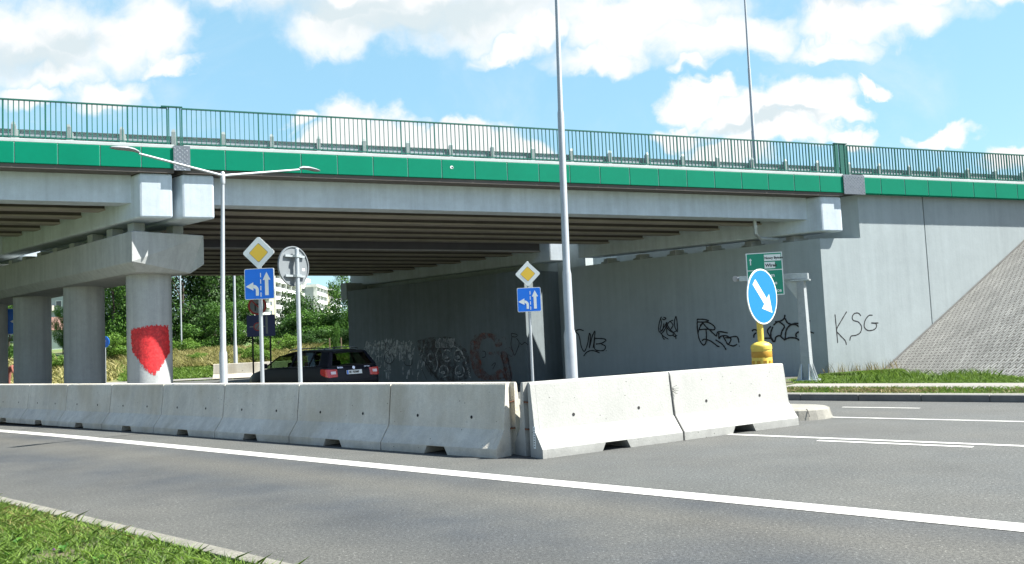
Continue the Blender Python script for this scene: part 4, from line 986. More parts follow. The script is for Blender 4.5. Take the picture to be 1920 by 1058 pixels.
g=MB(); g.tube([(0,0,-.1),(0,0,1.36),(0,0,1.44),(.0,0,2.42),(0,0,2.50),(.035,0,5.30),(.035,0,5.36),(.09,0,8.6)],[.108,.106,.083,.080,.066,.058,.047,.034],20); g.build('pole',M['pole'],t,smooth=True)
g=MB(); g.lathe([(.16,.15),(.16,.17),(.11,.18)],(0,0,0),20); g.build('base_plate',M['galv'],t)
for sgn in (-1,1):
    T0=Vector((.09,0,8.55)); d=Ap*sgn*2.6; hp=T0+Vector((d.x,d.y,.35)); g=MB(); g.tube([T0,hp],[.03,.024],12); g.build('arm',M['pole'],t,smooth=True); lamphead(t,hp,Vector((d.x,d.y,.2)),1.0)
t=thing('lamp_post','thin tall lamp mast standing on the bridge deck behind the railing','lamp post',(9.42,32,5.6),0)
g=MB(); g.tube([(0,0,0),(0,0,3.2),(0,0,3.25),(.0,0,5.6),(0,0,5.66),(.02,0,10)],[.085,.075,.062,.056,.047,.035],14); g.build('pole',M['pole'],t,smooth=True)
g=MB(); T0=Vector((.02,0,9.98)); g.tube([T0,T0+Vector((-1.2,-.9,.3))],.025,10); g.build('arm',M['pole'],t); lamphead(t,T0+Vector((-1.2,-.9,.3)),(-.8,-.6,.1),.9)
t=thing('lamp_post','slim lamp post on the grass beyond the overpass, right of the near lamp post','lamp post',(-14.38,44,yz(-14.38,44)),0)
g=MB(); g.tube([(0,0,-.1),(0,0,1.6),(0,0,1.7),(0.05,0,7.5)],[.11,.10,.075,.05],12); g.build('pole',M['pole'],t,smooth=True); lamphead(t,Vector((.05,0,7.5)),(-.7,-.7,.1),1)
t=thing('lamp_post','thin pale post among the trees left of the near lamp post','lamp post',(-22.6,58,yz(-22.6,58)),0)
g=MB(); g.tube([(0,0,-.1),(0,0,5.6)],.05,10); g.build('pole',M['pole'],t,smooth=True)
# ---------------------------------------------------------------- car
def car():
    t=thing('estate_car','black estate car with lit-looking red rear lamps driving away under the overpass','car',(0,0,0),0)
    cp=mat('black_car_paint',(.004,.006,.012),.35,spec=.25); gl=bpy.data.materials.new('tinted_glass'); gl.use_nodes=True
    N=gl.node_tree.nodes; L=gl.node_tree.links; N.remove(N['Principled BSDF']); tr=N.new('ShaderNodeBsdfTransparent'); tr.inputs[0].default_value=(.30,.40,.28,1); gs=N.new('ShaderNodeBsdfGlossy'); gs.inputs['Roughness'].default_value=.03
    fr=N.new('ShaderNodeFresnel'); fr.inputs[0].default_value=1.5; mx=N.new('ShaderNodeMixShader'); N.remove(fr); mx.inputs[0].default_value=.06; L.new(tr.outputs[0],mx.inputs[1]); L.new(gs.outputs[0],mx.inputs[2]); L.new(mx.outputs[0],N['Material Output'].inputs[0])
    chrome=mat('chrome_trim',(.6,.62,.64),.2,metal=1); rub=mat('tyre_rubber',(.02,.02,.02),.9); rimm=mat('alloy',(.4,.42,.44),.35,metal=.8); inter=mat('interior_cloth',(.02,.02,.022),.9)
    redl=mat('tail_lamp_red',(.45,.006,.01),.18,coat=.8); clearl=mat('tail_lamp_clear',(.7,.6,.62),.2); 
    # lower body loft: x from the tail (0) forward
    st=[(0,.70,.36,.56),(.025,.83,.30,.64),(.05,.87,.28,.80),(.085,.885,.26,.93),(.13,.895,.25,.985),(.4,.905,.23,1.00),(1.0,.907,.2,1.0),(2.2,.907,.2,.985),(3.3,.905,.2,.965),(3.7,.90,.2,.93),(4.2,.875,.22,.84),(4.5,.80,.26,.74),(4.62,.68,.32,.66),(4.67,.55,.38,.58)]
    g=MB(); n=12
    for x,hw,zb,zt in st:
        P=[(hw*.88,zb),(hw*.985,zb+.10),(hw,zb+(zt-zb)*.45),(hw*.992,zb+(zt-zb)*.78),(hw*.965,zt-.03),(hw*.90,zt)]
        P=P+[(-y,z) for y,z in P[::-1]]
        g.v+=[(x,y,z) for y,z in P]
    for i in range(len(st)-1):
        for k in range(n): q=i*n; g.f.append((q+k,q+(k+1)%n,q+n+(k+1)%n,q+n+k)); g.mi.append(0)
    g.f.append(tuple(range(n))[::-1]); g.f.append(tuple(range((len(st)-1)*n,len(st)*n))); g.mi+=[0,0]
    body=g.build('body',cp,t,smooth=True)
    # roof shell
    rf=[(.30,.585,1.375),(.42,.60,1.405),(.8,.615,1.445),(1.5,.625,1.46),(2.2,.62,1.445),(2.65,.60,1.395),(2.95,.585,1.33)]
    g=MB(); n=8
    for x,hw,z in rf:
        P=[(-hw,z-.045),(-hw*.93,z-.012),(-hw*.6,z+.008),(0,z+.015),(hw*.6,z+.008),(hw*.93,z-.012),(hw,z-.045),(0,z-.03)]
        g.v+=[(x,y,zz) for y,zz in P]
    for i in range(len(rf)-1):
        for k in range(n): q=i*n; g.f.append((q+k,q+(k+1)%n,q+n+(k+1)%n,q+n+k)); g.mi.append(0)
    g.f.append(tuple(range(n))[::-1]); g.f.append(tuple(range((len(rf)-1)*n,len(rf)*n))); g.mi+=[0,0]
    g.build('roof',cp,t,smooth=True)
    g=MB(); g.hexa([Vector(p) for p in ((.20,-.55,1.36),(.36,-.56,1.38),(.36,.56,1.38),(.20,.55,1.36))],[Vector(p) for p in ((.22,-.54,1.385),(.40,-.56,1.415),(.40,.56,1.415),(.22,.54,1.385))]); g.build('spoiler',cp,t,bevel=.008)
    # pillars each side and glass
    def sidept(x,z,s): # tumblehome
        k=(z-.97)/(1.40-.97); hw=.855*(1-k)+.61*k; return Vector((x,s*hw,z))
    def bar(mb,a,b,w,s,th=.03):
        A=[sidept(a[0]-w/2,a[1],s),sidept(a[0]+w/2,a[1],s),sidept(b[0]+w/2,b[1],s),sidept(b[0]-w/2,b[1],s)]; o=Vector((0,-s*th,0)); mb.hexa([p+o for p in A],A)
    for s in (1,-1):
        for q_ in (((3.55,.955),(2.90,1.33),.07),((2.05,.98),(2.0,1.42),.09),((1.10,.99),(1.05,1.42),.06)):
            g=MB(); bar(g,*q_,s); g.build('pillar',cp,t)
        g=MB()
        A=[sidept(.12,.985,s),sidept(.55,.99,s),sidept(.72,1.40,s),sidept(.34,1.375,s)]; o=Vector((0,-s*.03,0)); g.hexa([p+o for p in A],A)
        g.build('pillar',cp,t)
        for nm,P in (('front_side_window',[(2.10,.985),(3.50,.96),(2.90,1.335),(2.05,1.41)]),('rear_side_window',[(1.13,.99),(2.01,.985),(1.96,1.415),(1.08,1.41)]),('quarter_window',[(.58,1.0),(1.07,.99),(1.02,1.41),(.75,1.395)])):
            A=[sidept(x,z,s)-Vector((0,s*.012,0)) for x,z in P]; g=MB(); g.add(A,[(0,1,2,3)]); g.build(nm,gl,t,fix=False)
        g=MB(); pts=[sidept(3.5,.972,s),sidept(2.1,.992,s),sidept(1.1,1.0,s),sidept(.56,1.01,s),sidept(.60,1.15,s),sidept(.74,1.385,s)]; g.tube([p+Vector((0,s*.004,0)) for p in pts],.007,5); g.build('window_trim',chrome,t)
        g=MB(); g.tube([(.62,s*.57,1.455),(.75,s*.57,1.50),(1.6,s*.575,1.515),(2.4,s*.57,1.485),(2.55,s*.57,1.44)],.016,8); g.build('roof_rail',chrome,t,smooth=True)
        g=MB(); A=[Vector((3.22,s*.88,.98)),Vector((3.40,s*.88,.98)),Vector((3.38,s*1.05,.99)),Vector((3.25,s*1.05,.99))]; g.hexa(A,[p+Vector((0,0,.13)) for p in A]); g.build('wing_mirror',cp,t,bevel=.03)
        # tail lamp wraps the corner
        g=MB(); C=[(.000,.58),(.004,.80),(.035,.875),(.11,.912),(.24,.918),(.36,.920)]; lo=[.69,.68,.68,.70,.73,.78]; hi=[.90,.905,.91,.915,.92,.915]
        V=[Vector((x,s*y,z)) for (x,y),z in zip(C,lo)]+[Vector((x+(.035 if i<3 else 0),s*y,z)) for i,((x,y),z) in enumerate(zip(C,hi))]
        V+=[v+Vector((.07 if abs(v.y)<.86 else .02,-s*.05,0)) for v in V]
        g.add(V,[(i,i+1,7+i,6+i) for i in range(5)]+[(12+i,18+i,19+i,13+i) for i in range(5)]+[(i,12+i,13+i,i+1) for i in range(5)]+[(6+i,7+i,19+i,18+i) for i in range(5)]+[(0,6,18,12),(5,17,23,11)]); tl=g.build('tail_lamp',redl,t,bevel=.015)
        g=MB(); g.hexa([Vector((-.004,s*.64,.77)),Vector((-.004,s*.79,.77)),Vector((.05,s*.79,.77)),Vector((.05,s*.64,.77))],[Vector((.016,s*.64,.845)),Vector((.016,s*.79,.845)),Vector((.07,s*.80,.845)),Vector((.07,s*.64,.845))]); g.build('reversing_lamp',clearl,tl)
        for x in (1.0,3.68):
            g=MB(); g.tube([(x,s*.70,.32),(x,s*.915,.32)],.32,28); w=g.build('wheel',rub,t,smooth=True); g=MB(); g.tube([(x,s*.916,.32),(x,s*.922,.32)],.21,24); g.build('rim',rimm,w)
    def quad(nm,P,mt,par=t): g=MB(); g.add([Vector(p) for p in P],[(0,1,2,3)]); return g.build(nm,mt,par,fix=False)
    quad('windscreen',[(3.58,-.80,.965),(3.58,.80,.965),(2.93,.575,1.335),(2.93,-.575,1.335)],gl)
    quad('rear_window',[(.125,-.72,1.0),(.125,.72,1.0),(.315,.56,1.365),(.315,-.56,1.365)],gl)
    g=MB()
    for s in (1,-1):
        A=[Vector((.10,s*.70,.99)),Vector((.10,s*.85,.98)),Vector((.32,s*.62,1.385)),Vector((.30,s*.52,1.385))]; g.hexa([p+Vector((.03,0,0)) for p in A],A)
    g.box(.10,.13,-.72,.72,.97,1.0); g.build('tailgate_frame',cp,t)
    g=MB(); g.tube([(.115,-.28,1.03),(.11,.25,1.035)],.008,5); g.build('wiper',rub,t)
    # number plate, badge, lettering
    g=MB(); g.hexa([Vector((.005,-.26,.745)),Vector((.005,.26,.745)),Vector((.03,.26,.745)),Vector((.03,-.26,.745))],[Vector((.022,-.26,.857)),Vector((.022,.26,.857)),Vector((.05,.26,.857)),Vector((.05,-.26,.857))]); pl=g.build('number_plate',M['white'],t)
    # viewed from behind, +x is away, so reading direction is -y
    text('SK 705MF',.085,M['ink'],pl,(-.0005,.195,.775),(0,-1,0),(.15,0,1),bold=.002)
    g=MB(); g.add([Vector((.003,.258,.748)),Vector((.003,.215,.748)),Vector((.0195,.215,.855)),Vector((.0195,.258,.855))],[(0,1,2,3)]); g.build('plate_band',M['blue'],pl,fix=False)
    text('ŠKODA',.055,chrome,t,(.040,.56,.925),(0,-1,0),(.3,0,1),bold=.002,name='maker_lettering'); text('OCTAVIA',.045,chrome,t,(.040,-.36,.925),(0,-1,0),(.3,0,1),bold=.001,name='maker_lettering')
    g=MB(); g.disc((.052,0,.925),(0,-1,0),(.3,0,.95),.045,20,.004); g.build('badge',chrome,t)
    g=MB(); g.box(-.01,.10,-.80,.80,.50,.60); g.build('bumper',cp,t,bevel=.03)
    # seats and shelf inside
    for y in (-.37,.37):
        for x in (1.55,2.45):
            g=MB(); g.box(x,x+.14,y-.24,y+.24,.5,1.12); g.box(x+.02,x+.12,y-.12,y+.12,1.14,1.30); g.build('seat',inter,t,bevel=.04)
    g=MB(); g.tube([(1.0,0,1.47),(.95,0,1.53)],.01,5); g.build('aerial',rub,t)
    bx,by=-4.52,24.05
    t.scale=(.94,1,1); t.location=(bx,by,yz(bx,by)); t.rotation_euler=(0,0,math.atan2(Ax.y,Ax.x)); return t
car()
# ---------------------------------------------------------------- vegetation
def leafmesh(name,mt,blobs,n,size,up=.3,seed=0,hollow=.45):
    r=np.random.default_rng(seed); w=np.array([b[3]*b[4]*b[5] for b in blobs])**.67; w/=w.sum(); idx=r.choice(len(blobs),n,p=w); B=np.array(blobs)
    d=r.normal(size=(n,3)); d/=np.linalg.norm(d,axis=1)[:,None]; rad=(hollow+(1-hollow)*r.random(n)**.6)[:,None]
    c=B[idx,:3]+d*B[idx,3:6]*rad+r.normal(size=(n,3))*size*.8
    nrm=d+r.normal(size=(n,3))*.8+np.array([0,0,up]); nrm/=np.linalg.norm(nrm,axis=1)[:,None]
    a=np.cross(nrm,r.normal(size=(n,3))); a/=np.linalg.norm(a,axis=1)[:,None]; b=np.cross(nrm,a)
    s=(size*(.55+.9*r.random(n)))[:,None]
    v=np.stack([c-a*s,c-b*s*.45,c+a*s,c+b*s*.45],1).reshape(-1,3)
    me=bpy.data.meshes.new(name); me.vertices.add(4*n); me.vertices.foreach_set('co',v.ravel()); me.loops.add(4*n); me.loops.foreach_set('vertex_index',np.arange(4*n,dtype=np.int32))
    me.polygons.add(n); me.polygons.foreach_set('loop_start',np.arange(0,4*n,4,dtype=np.int32)); me.polygons.foreach_set('loop_total',np.full(n,4,dtype=np.int32)); me.update()
    at=me.attributes.new('tint','FLOAT','FACE'); bt=r.random(len(blobs))[idx]; at.data.foreach_set('value',np.clip(.25*bt+.75*r.random(n)**1.4,0,1).astype(np.float32))
    me.materials.append(mt); return me
def crownblobs(seed,h,r,n,z0=.3,squash=.8):
    rr=random.Random(seed); out=[]
    for k in range(n):
        z=h*(z0+(1-z0)*rr.random()); q=r*math.sqrt(max(.05,1-((z/h-.6)/.55)**2))*rr.random()**.5; a=rr.random()*6.283
        s=r*(.22+.22*rr.random()); out.append((q*math.cos(a),q*math.sin(a),z,s,s,s*squash))
    return out
def trunk(seed,h,r,lean=(0,0),limbs=5):
    rr=random.Random(seed); g=MB(); P=[(0,0,-.3)]; 
    for k in range(1,6): P.append((lean[0]*k/5*h*.8+rr.uniform(-.1,.1),lean[1]*k/5*h*.8+rr.uniform(-.1,.1),h*.8*k/5))
    g.tube(P,[r*1.3,r,r*.8,r*.6,r*.4,r*.15],8)
    for k in range(limbs):
        b=Vector(P[2+k%3]); a=rr.random()*6.28; l=h*.3; e=b+Vector((math.cos(a)*l,math.sin(a)*l,l*.9)); mid=(b+e)/2+Vector((0,0,l*.1)); g.tube([b,mid,e],[r*.4,r*.25,r*.08],6)
    return g
VM={}
def crown(kind,seed):
    k=(kind,seed)
    if k in VM: return VM[k]
    if kind=='big': VM[k]=leafmesh('foliage',M['leafdark'],crownblobs(seed,10,4.2,46,.22),15000,.15,seed=seed)
    if kind=='tree': VM[k]=leafmesh('foliage',M['leafmid'],crownblobs(seed,8,3.2,40,.12),12000,.13,seed=seed)
    if kind=='bush': VM[k]=leafmesh('foliage',M['leafmid'],crownblobs(seed,3,2.2,26,.05,.7),8000,.10,seed=seed)
    if kind=='bright': VM[k]=leafmesh('foliage',M['leafbright'],crownblobs(seed,2,1.5,20,.02,.8),6500,.075,seed=seed)
    if kind=='dark': VM[k]=leafmesh('foliage',M['leafdark'],crownblobs(seed,2.4,2.0,24,.02,.7),7500,.09,seed=seed)
    return VM[k]
TH_={'big':10,'tree':8,'bush':3,'bright':2,'dark':2.4}
def plant(name,kind,seed,px,Y,top_py,label,cat='tree',group=None,lean=(0,0),rz=None,wide=1.0,tr=.16):
    # px: column of the stem in the picture, top_py: row reached by the crown; turned into metres once here
    d=ray(px,650); X=d.x/d.y*Y; z0=float(gz(X,Y)); dt=ray(px,top_py); ztop=HC+dt.z/dt.y*Y; s=(ztop-z0)/(TH_[kind]*1.08)
    t=thing(name,label,cat,(X,Y,z0),rz if rz is not None else random.uniform(0,6.28),group); t.scale=(s*wide,s*wide,s)
    o=bpy.data.objects.new('crown',crown(kind,seed)); COL.objects.link(o); o.parent=t
    h=TH_[kind]; g=trunk(seed+5,h*.95,tr*h/8,lean); g.build('trunk',M['bark'],t,smooth=True); return t
GT_='trees beyond the overpass'
plant('tree','big',1,345,62,440,'large dark leafy tree right of the red-patched column, seen under the deck','tree',GT_,wide=.9)
plant('tree','big',2,400,66,430,'dark tree with leaning trunk behind the near lamp post','tree',GT_,lean=(.25,0),rz=2.6,wide=.8,tr=.35)
plant('tree','tree',3,300,68,500,'mid green tree hidden mostly behind the red-patched column','tree',GT_)
plant('tree','big',9,455,80,505,'tall dark tree behind the blue lane arrows sign','tree',GT_,wide=.8)
plant('tree','tree',4,435,60,560,'bright mid green tree between the near lamp post and lane sign','tree',GT_,wide=1.1)
plant('tree','tree',5,665,60,505,'tall leafy tree beside the far end of the graffiti wall','tree',GT_,wide=.75)
plant('tree','big',10,705,68,470,'dark tall tree half hidden by the end of the graffiti wall','tree',GT_,wide=.75)
plant('tree','dark',13,555,66,556,'dark round-headed bushy tree below the white apartment block','tree',GT_,wide=.62)
plant('tree','tree',11,215,60,470,'dark tree seen between the second and the red-patched column','tree',GT_,wide=.9)
plant('tree','big',12,235,70,440,'large dark tree behind the gap between columns','tree',GT_,wide=.8)
plant('tree','tree',14,118,70,575,'tree below the grey apartment block between the left columns','tree',GT_,wide=.5)
plant('tree','tree',15,18,60,555,'tree behind the narrow blue sign at the left picture edge','tree',GT_,wide=.8)
GB='bushes beyond the overpass'
plant('bush','bush',6,590,60,586,'wide leafy bush under the round sign back','bush',GB,wide=1.3)
plant('bush','bush',7,625,63,572,'tall bush right of the round sign pole','bush',GB,wide=1.1)
plant('bush','bush',8,535,62,592,'green bush left of the round sign pole','bush',GB,wide=1.1)
plant('bush','bush',6,690,62,580,'leafy bush against the far end of the graffiti wall','bush',GB,wide=1.0)
plant('bush','bush',7,395,60,600,'shaded bush left of the near lamp post','bush',GB,wide=1.3)
plant('bush','bush',8,330,60,610,'shaded bush beside the red-patched column','bush',GB,wide=1.3)
plant('bush','dark',16,580,57,621,'low dark hedge bush above the car roof','bush',GB,wide=1.6)
plant('bush','dark',17,660,57,618,'low dark bush by the graffiti wall end','bush',GB,wide=1.6)
plant('bush','dark',16,520,61,600,'dark bush behind the bright yellow-green bush','bush',GB,wide=1.4)
plant('bush','bright',18,522,54,626,'bright yellow-green bush right of the shaded signs','bush',GB,wide=1.25)
plant('bush','bright',19,468,51,645,'tall bright green bush at the foot of the shaded signs','bush',GB,wide=1.0)
plant('bush','bright',20,495,50,655,'small bright green bush between the shaded sign posts','bush',GB,wide=.9)
plant('bush','bright',18,345,56,632,'light green bush on the bank beside the red-patched column','bush',GB,wide=1.2)
plant('bush','bright',19,365,52,661,'small yellow-green bush in the dry grass left of the lamp post','bush',GB,wide=1.5)
plant('bush','bright',20,215,55,628,'bright green bush between the second and front columns','bush',GB,wide=1.2)
plant('bush','bright',18,112,52,660,'low green bush between the left columns','bush',GB,wide=1.0)
plant('bush','bright',19,620,57,640,'bright low bush left of the staked young tree','bush',GB,wide=1.3)
st=plant('young_tree','tree',21,631,52,600,'slender young tree held by three wooden stakes behind the car','tree',None,wide=.32,tr=.12)
for dx in (-.35,.35,.0):
    g=MB(); g.box(-.03,.03,-.03,.03,-.1,1.15); o=g.build('support_stake',mat('stake_wood',(.22,.16,.10),.9) if dx==-.35 else bpy.data.materials['stake_wood']); o.parent=None
    x,y=st.location.x+dx,st.location.y-.3+(.5 if dx==0 else 0); o.location=(x,y,float(gz(x,y))); tag(o,{-.35:'left wooden stake beside the young tree behind the car',.35:'right wooden stake beside the young tree behind the car',.0:'rear wooden stake of the young tree behind the car'}[dx],'stake','stakes round the young tree')
# grass
def blades(name,pts,h,w,mt,lean=.35,seed=3,kind='stuff'):
    r=np.random.default_rng(seed); n=len(pts); a=r.random(n)*6.283; hh=h*(.45+.9*r.random(n)**1.5) if np.isscalar(h) else h
    d=np.stack([np.cos(a),np.sin(a),np.zeros(n)],1); l=np.stack([r.normal(size=n)*lean,r.normal(size=n)*lean,np.ones(n)],1)*hh[:,None]
    w_=(w*(.6+.8*r.random(n)))[:,None]; base=pts; mid=base+l*.5; tip=base+l+np.stack([l[:,0]*.5,l[:,1]*.5,-.1*hh],1)
    v=np.stack([base-d*w_,base+d*w_,mid+d*w_*.8,tip,mid-d*w_*.8],1).reshape(-1,3)
    me=bpy.data.meshes.new(name); me.vertices.add(5*n); me.vertices.foreach_set('co',v.ravel()); me.loops.add(5*n); me.loops.foreach_set('vertex_index',np.arange(5*n,dtype=np.int32))
    me.polygons.add(n); me.polygons.foreach_set('loop_start',np.arange(0,5*n,5,dtype=np.int32)); me.polygons.foreach_set('loop_total',np.full(n,5,dtype=np.int32)); me.update()
    at=me.attributes.new('tint','FLOAT','FACE'); at.data.foreach_set('value',r.random(n).astype(np.float32)); me.materials.append(mt)
    o=bpy.data.objects.new(name,me); COL.objects.link(o); o['kind']=kind; return o
def patchy(x,y,s,seed):
    r=np.random.default_rng(seed); v=np.zeros(len(x))
    for k in range(7): f=s*(1+k*.7); a,b,c=r.random(3)*6.28; v+=np.sin(x*f*math.cos(a)+y*f*math.sin(a)+b)/(1+k*.4)
    return v
def scat(K,d,s0,s1,t0,t1,n,z,seed,thin=None):
    r=np.random.default_rng(seed); s=s0+(s1-s0)*r.random(n); t=t0+(t1-t0)*r.random(n); nn=Vector((-d.y,d.x,0))*-1
    x=K[0]+d.x*s+nn.x*t; y=K[1]+d.y*s+nn.y*t; zz=gz(x,y)+z
    if thin is not None: k=patchy(x,y,thin[0],seed)>thin[1]+r.normal(size=n)*.6; x,y,zz=x[k],y[k],zz[k]
    return np.stack([x,y,zz],1)
blades('verge_grass',scat(K1,K1d,-4,6.5,-2.6,-.14,90000,.035,1,(2.0,-2.4)),.06,.0028,M['grass'],.6,1)
blades('verge_grass',scat(K1,K1d,-4,6.5,-2.6,-.16,30000,.035,2,(1.7,-.2)),.065,.0022,M['bankgrass'],.7,2)
blades('strip_grass',scat(K2,K2d,-14,1,.33,1.22,16000,.11,4),.06,.006,M['grass'],.5,4)
blades('strip_grass',scat(K2,K2d,-14,1,.33,1.22,20000,.11,5,(1.2,-.3)),.06,.006,M['grassdry'],.6,5)
def tri(a,b,c,n,z,seed):
    r=np.random.default_rng(seed); u=r.random((n,2)); f=u.sum(1)>1; u[f]=1-u[f]; a,b,c=map(np.array,(a,b,c)); p=a+u[:,:1]*(b-a)+u[:,1:]*(c-a); return np.stack([p[:,0],p[:,1],gz(p[:,0],p[:,1])+z],1)
FA=(11.6,26.75); FB=(10.55,17.4)
q=np.concatenate([tri(on(K2,K2d,1,2.8),FB,FA,30000,.02,6),tri(on(K2,K2d,1,2.8),FA,(9.2,26.0),9000,.02,7),tri(on(K2,K2d,1,2.8),(9.2,26.0),(7.4,23.4),6000,.02,8),tri(on(K2,K2d,1,2.8),on(K2,K2d,-9,2.8),FB,30000,.02,18)])
blades('wall_grass',q,.06,.007,M['grass'],.45,6)
k=patchy(q[:,0],q[:,1],1.5,5)>.6; blades('wall_grass',q[k][:2500],.20,.006,M['grass'],.3,16)
base=uvw((10,.1,0)); r9=np.random.default_rng(9); uu=r9.random(9000)*2.6+9.7; vv=.24-r9.random(9000)**2*1.6; pts=np.stack([BO.x+Bd.x*uu+Bn.x*vv,BO.y+Bd.y*uu+Bn.y*vv,np.full(9000,-.2)],1)
blades('wall_grass',pts[:300],.38,.006,M['grassdry'],.2,19); blades('wall_grass',pts,.14,.008,M['grass'],.3,9)
# dry grass bank beyond the overpass
r=np.random.default_rng(12); n=90000; y=43.3+13.5*r.random(n); x=-.46*y+ (r.random(n))*y*.34; k=~((y<44.7)&(x<-12)); x,y=x[k],y[k]
pp=patchy(x,y,.5,3)
dryk=(pp>-.4)&(y>49.5); P=np.stack([x,y,gz(x,y)-.08],1)
blades('bank_grass',P[dryk],.5,.03,M['bankgrass'],.35,13); blades('bank_grass',P[~dryk],.28,.035,M['grass'],.45,14)
x=r.random(26000)*30-52; y=44.7+12*r.random(26000); k=x/y<-.42; x,y=x[k],y[k]
blades('bank_grass',np.stack([x,y,gz(x,y)-.08],1),.4,.04,M['bankgrass'],.4,15)
# broad-leaved weeds on the near verge
def weed(seed,n=14,L=.11):
    rr=random.Random(seed); g=MB()
    for k in range(n):
        a=rr.random()*6.283; e=rr.uniform(.25,1.1); l=L*rr.uniform(.4,.85); w=l*.26; d=Vector((math.cos(a)*math.cos(e),math.sin(a)*math.cos(e),math.sin(e))); s=Vector((-math.sin(a),math.cos(a),0))
        p0=Vector((0,0,0)); p1=d*l*.45+Vector((0,0,.01)); p2=d*l*.8; p3=d*l+Vector((0,0,-l*.18))
        g.add([p0,p1-s*w,p1+s*w,p2-s*w*.8,p2+s*w*.8,p3],[(0,1,2),(1,3,4,2),(3,5,4)])
    me=bpy.data.meshes.new('weed'); me.from_pydata(g.v,[],g.f); at=me.attributes.new('tint','FLOAT','FACE'); at.data.foreach_set('value',[rr.random() for _ in g.f]); me.materials.append(M['weed']); return me
WM=[weed(i) for i in range(4)]
rr=random.Random(5)
wd=MB()
allv=[];allf=[];tint=[]
for i in range(320):
    s=rr.uniform(-3.5,6.2); t_=-rr.uniform(.22,2.2); p=on(K1,K1d,s,t_); me=WM[i%4]; a=rr.random()*6.28; sc=rr.uniform(.4,.95)*(.5 if t_>-.6 else 1); c_,s_=math.cos(a)*sc,math.sin(a)*sc; n0=len(allv)
    for v in me.vertices: allv.append((p[0]+v.co.x*c_-v.co.y*s_,p[1]+v.co.x*s_+v.co.y*c_,.035+v.co.z*sc))
    for f in me.polygons: allf.append(tuple(n0+j for j in f.vertices)); tint.append(rr.random())
me=bpy.data.meshes.new('verge_weeds'); me.from_pydata(allv,[],allf); at=me.attributes.new('tint','FLOAT','FACE'); at.data.foreach_set('value',tint); me.materials.append(M['weed']); o=bpy.data.objects.new('verge_weeds',me); COL.objects.link(o); o['kind']='stuff'
for wme in WM: bpy.data.meshes.remove(wme)
# clover flower
p=onplane(100,1040,Vector((0,0,.08)),Vector((0,0,1)))
t=thing('clover_flower','small purple clover flower in the near grass','flower',(p.x,p.y,.035),0)
g=MB(); g.tube([(0,0,0),(.005,0,.07)],.0012,5); g.build('stem',M['weed'],t); g=MB()
for k in range(60):
    a=rr.random()*6.28; e=rr.uniform(-.3,1.5); d=Vector((math.cos(a)*math.cos(e),math.sin(a)*math.cos(e),math.sin(e))); s=d.cross(Vector((0,0,1))).normalized()*.0015; c=Vector((.005,0,.075)); g.add([c-s,c+s,c+d*.011],[(0,1,2)])
g.build('flower_head',mat('purple_petal',(.25,.06,.30),.7),t,fix=False)
# ---------------------------------------------------------------- far buildings
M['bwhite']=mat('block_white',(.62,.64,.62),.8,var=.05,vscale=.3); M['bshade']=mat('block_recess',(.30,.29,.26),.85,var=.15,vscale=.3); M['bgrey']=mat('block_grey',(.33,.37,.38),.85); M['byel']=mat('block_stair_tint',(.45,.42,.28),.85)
M['bwin']=mat('block_glass',(.06,.07,.08),.2)
def block(label,p,az,length,h,base,floors,bays,mt_wall,stair=()):
    t=thing('apartment_block',label,'building',(p[0],p[1],base),math.pi/2-az)   # local x along the facade (away), facade faces -y (right of travel)
    D=11; g=MB(); g.box(0,length,1.2,D,0,h); g.build('body',mt_wall,t); fh=h/floors; bw=length/bays
    g=MB(); g.box(-.3,length+.3,-.1,D+.3,h,h+.9); g.build('roof_parapet',M['bwhite'],t)
    for b in range(bays):
        x0=b*bw; g=MB(); g.box(x0-.12,x0+.12,-.05,1.19,0,h-.01); g.build('fin_wall',M['bwhite'],t)
        if b in stair:
            g=MB(); g.box(x0+.13,x0+bw-.13,.6,1.18,0,h-.02); g.build('stair_panel',M['byel'],t)
            g=MB()
            for f in range(floors): g.box(x0+bw*.3,x0+bw*.7,.55,.599,f*fh+fh*.3,f*fh+fh*.75)
            g.build('stair_windows',M['bwin'],t); continue
        for f in range(floors):
            z=f*fh; g=MB(); g.box(x0+.125,x0+bw-.125,-.1,-.0,z+.0,z+fh*.42); g.box(x0+.125,x0+bw-.125,.001,1.19,z-.1,z+.08); g.build('balcony',M['bwhite'],t)
            g=MB(); g.box(x0+bw*.12,x0+bw*.45,1.12,1.195,z+.3,z+fh*.86); g.box(x0+bw*.58,x0+bw*.88,1.12,1.195,z+fh*.38,z+fh*.86); g.build('window',M['bwin'],t)
    return t
def hx_(px,Y): d=ray(px,600); return d.x/d.y*Y
b0=6
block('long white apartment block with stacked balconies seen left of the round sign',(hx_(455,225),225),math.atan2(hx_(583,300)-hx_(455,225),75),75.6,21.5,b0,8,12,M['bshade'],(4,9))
block('second white balcony block with grey end wall seen right of the round sign',(hx_(596,292),292),math.atan2(hx_(641,340)-hx_(596,292),48),48.4,16.6,b0,6,8,M['bgrey'],(3,))
t=thing('apartment_block','grey concrete apartment block glimpsed between the two left columns','building',(-80,150,4),R(-8))
g=MB(); g.box(-14,14,0,10,0,18); g.build('body',M['bgrey'],t)
for i in range(9):
    for f in range(6):
        x=-12.5+i*3; z=1+f*2.8; g=MB(); g.box(x,x+1.2,-.06,-.001,z,z+1.3); w_=g.build('window',M['bwhite'],t); g=MB(); g.box(x+.12,x+1.08,-.08,-.061,z+.12,z+1.18); g.build('pane',M['bwin'],w_)
        if i%3==0: g=MB(); g.box(x+1.3,x+2.9,-.9,-.001,z-.5,z+.45); g.build('balcony',M['bshade'],t)
hX=hx_(104,78)
t=thing('small_house','small pale house with brown pitched roof between the left columns','house',(hX,78,float(gz(hX,78))-.2),R(12))
g=MB(); g.box(-3,3,0,5,0,1.9); g.build('wall',M['bwhite'],t)
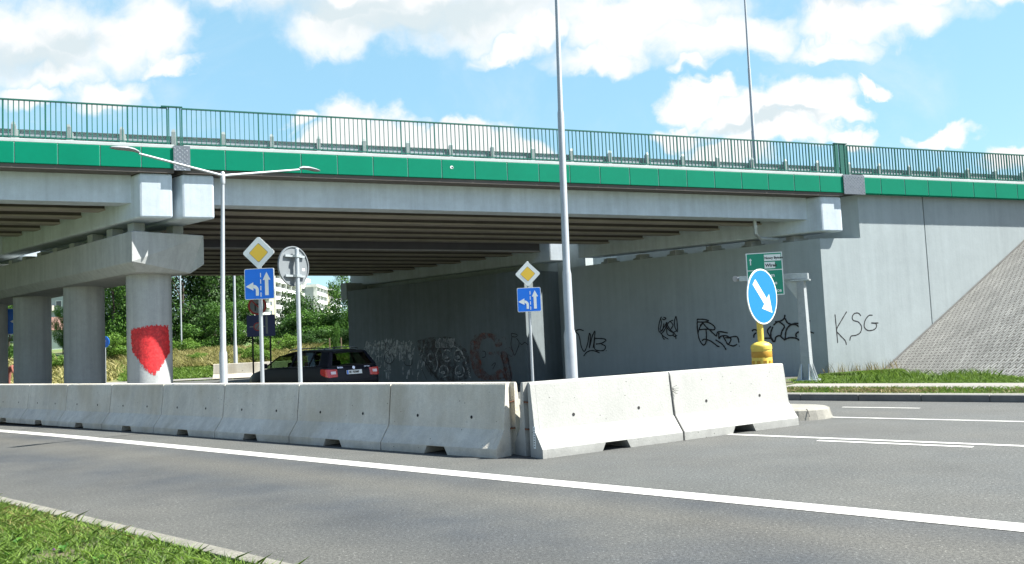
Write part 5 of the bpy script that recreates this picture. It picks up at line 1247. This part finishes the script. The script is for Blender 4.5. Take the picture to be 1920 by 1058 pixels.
g=MB(); g.add([Vector(p_) for p_ in ((-3.4,-.4,1.88),(3.4,-.4,1.88),(3.4,5.4,1.88),(-3.4,5.4,1.88),(-2.6,2.5,3.2),(2.6,2.5,3.2))],[(0,1,5,4),(2,3,4,5),(1,2,5),(3,0,4),(3,2,1,0)]); g.build('roof',mat('brown_roof',(.16,.09,.07),.9,var=.15,vscale=2),t)
g=MB(); g.box(-1.8,-.6,-.03,-.001,.7,1.5); g.box(.8,2,-.03,-.001,.7,1.5); g.build('window',M['bwin'],t)
# person beyond the columns at the left edge
def person():
    X=hx_(15,42); Y=42.0; z=float(gz(X,Y))+.0
    t=thing('person','person in reddish-brown clothes bending forward beyond the left columns','person',(X,Y,z),0)
    V=[(0,0,.82),(.10,0,1.0),(.24,0,1.14),(.31,0,1.20),(.38,0,1.24),(.09,-.02,.80),(.05,-.02,.45),(.08,-.02,.08),(.20,-.02,.04),(-.09,.02,.80),(-.08,.02,.45),(-.12,.02,.08),(0,.02,.04),
       (.27,-.17,1.10),(.36,-.22,.85),(.46,-.18,.66),(.27,.17,1.10),(.36,.22,.85),(.46,.18,.66)]
    Ed=[(0,1),(1,2),(2,3),(3,4),(0,5),(5,6),(6,7),(7,8),(0,9),(9,10),(10,11),(11,12),(2,13),(13,14),(14,15),(2,16),(16,17),(17,18)]
    rad=[.14,.15,.14,.055,.09,.09,.065,.045,.035,.09,.065,.045,.035,.06,.045,.03,.06,.045,.03]
    me=bpy.data.meshes.new('body'); me.from_pydata(V,Ed,[]); o=bpy.data.objects.new('body',me); COL.objects.link(o); o.parent=t; me.materials.append(mat('brown_clothes',(.20,.07,.05),.9,var=.2,vscale=5))
    sm=o.modifiers.new('skin','SKIN'); 
    for i,rr_ in enumerate(rad): me.skin_vertices[0].data[i].radius=(rr_,rr_)
    me.skin_vertices[0].data[0].use_root=True; o.modifiers.new('sub','SUBSURF').levels=1; o.modifiers['sub'].render_levels=2
    g=MB(); g.lathe([(.01,-.13),(.06,-.11),(.085,-.04),(.095,.03),(.085,.09),(.05,.125),(.01,.135)],(.41,0,1.33),16); g.build('hair',mat('pale_cap',(.6,.55,.5),.8),t,smooth=True)
person()
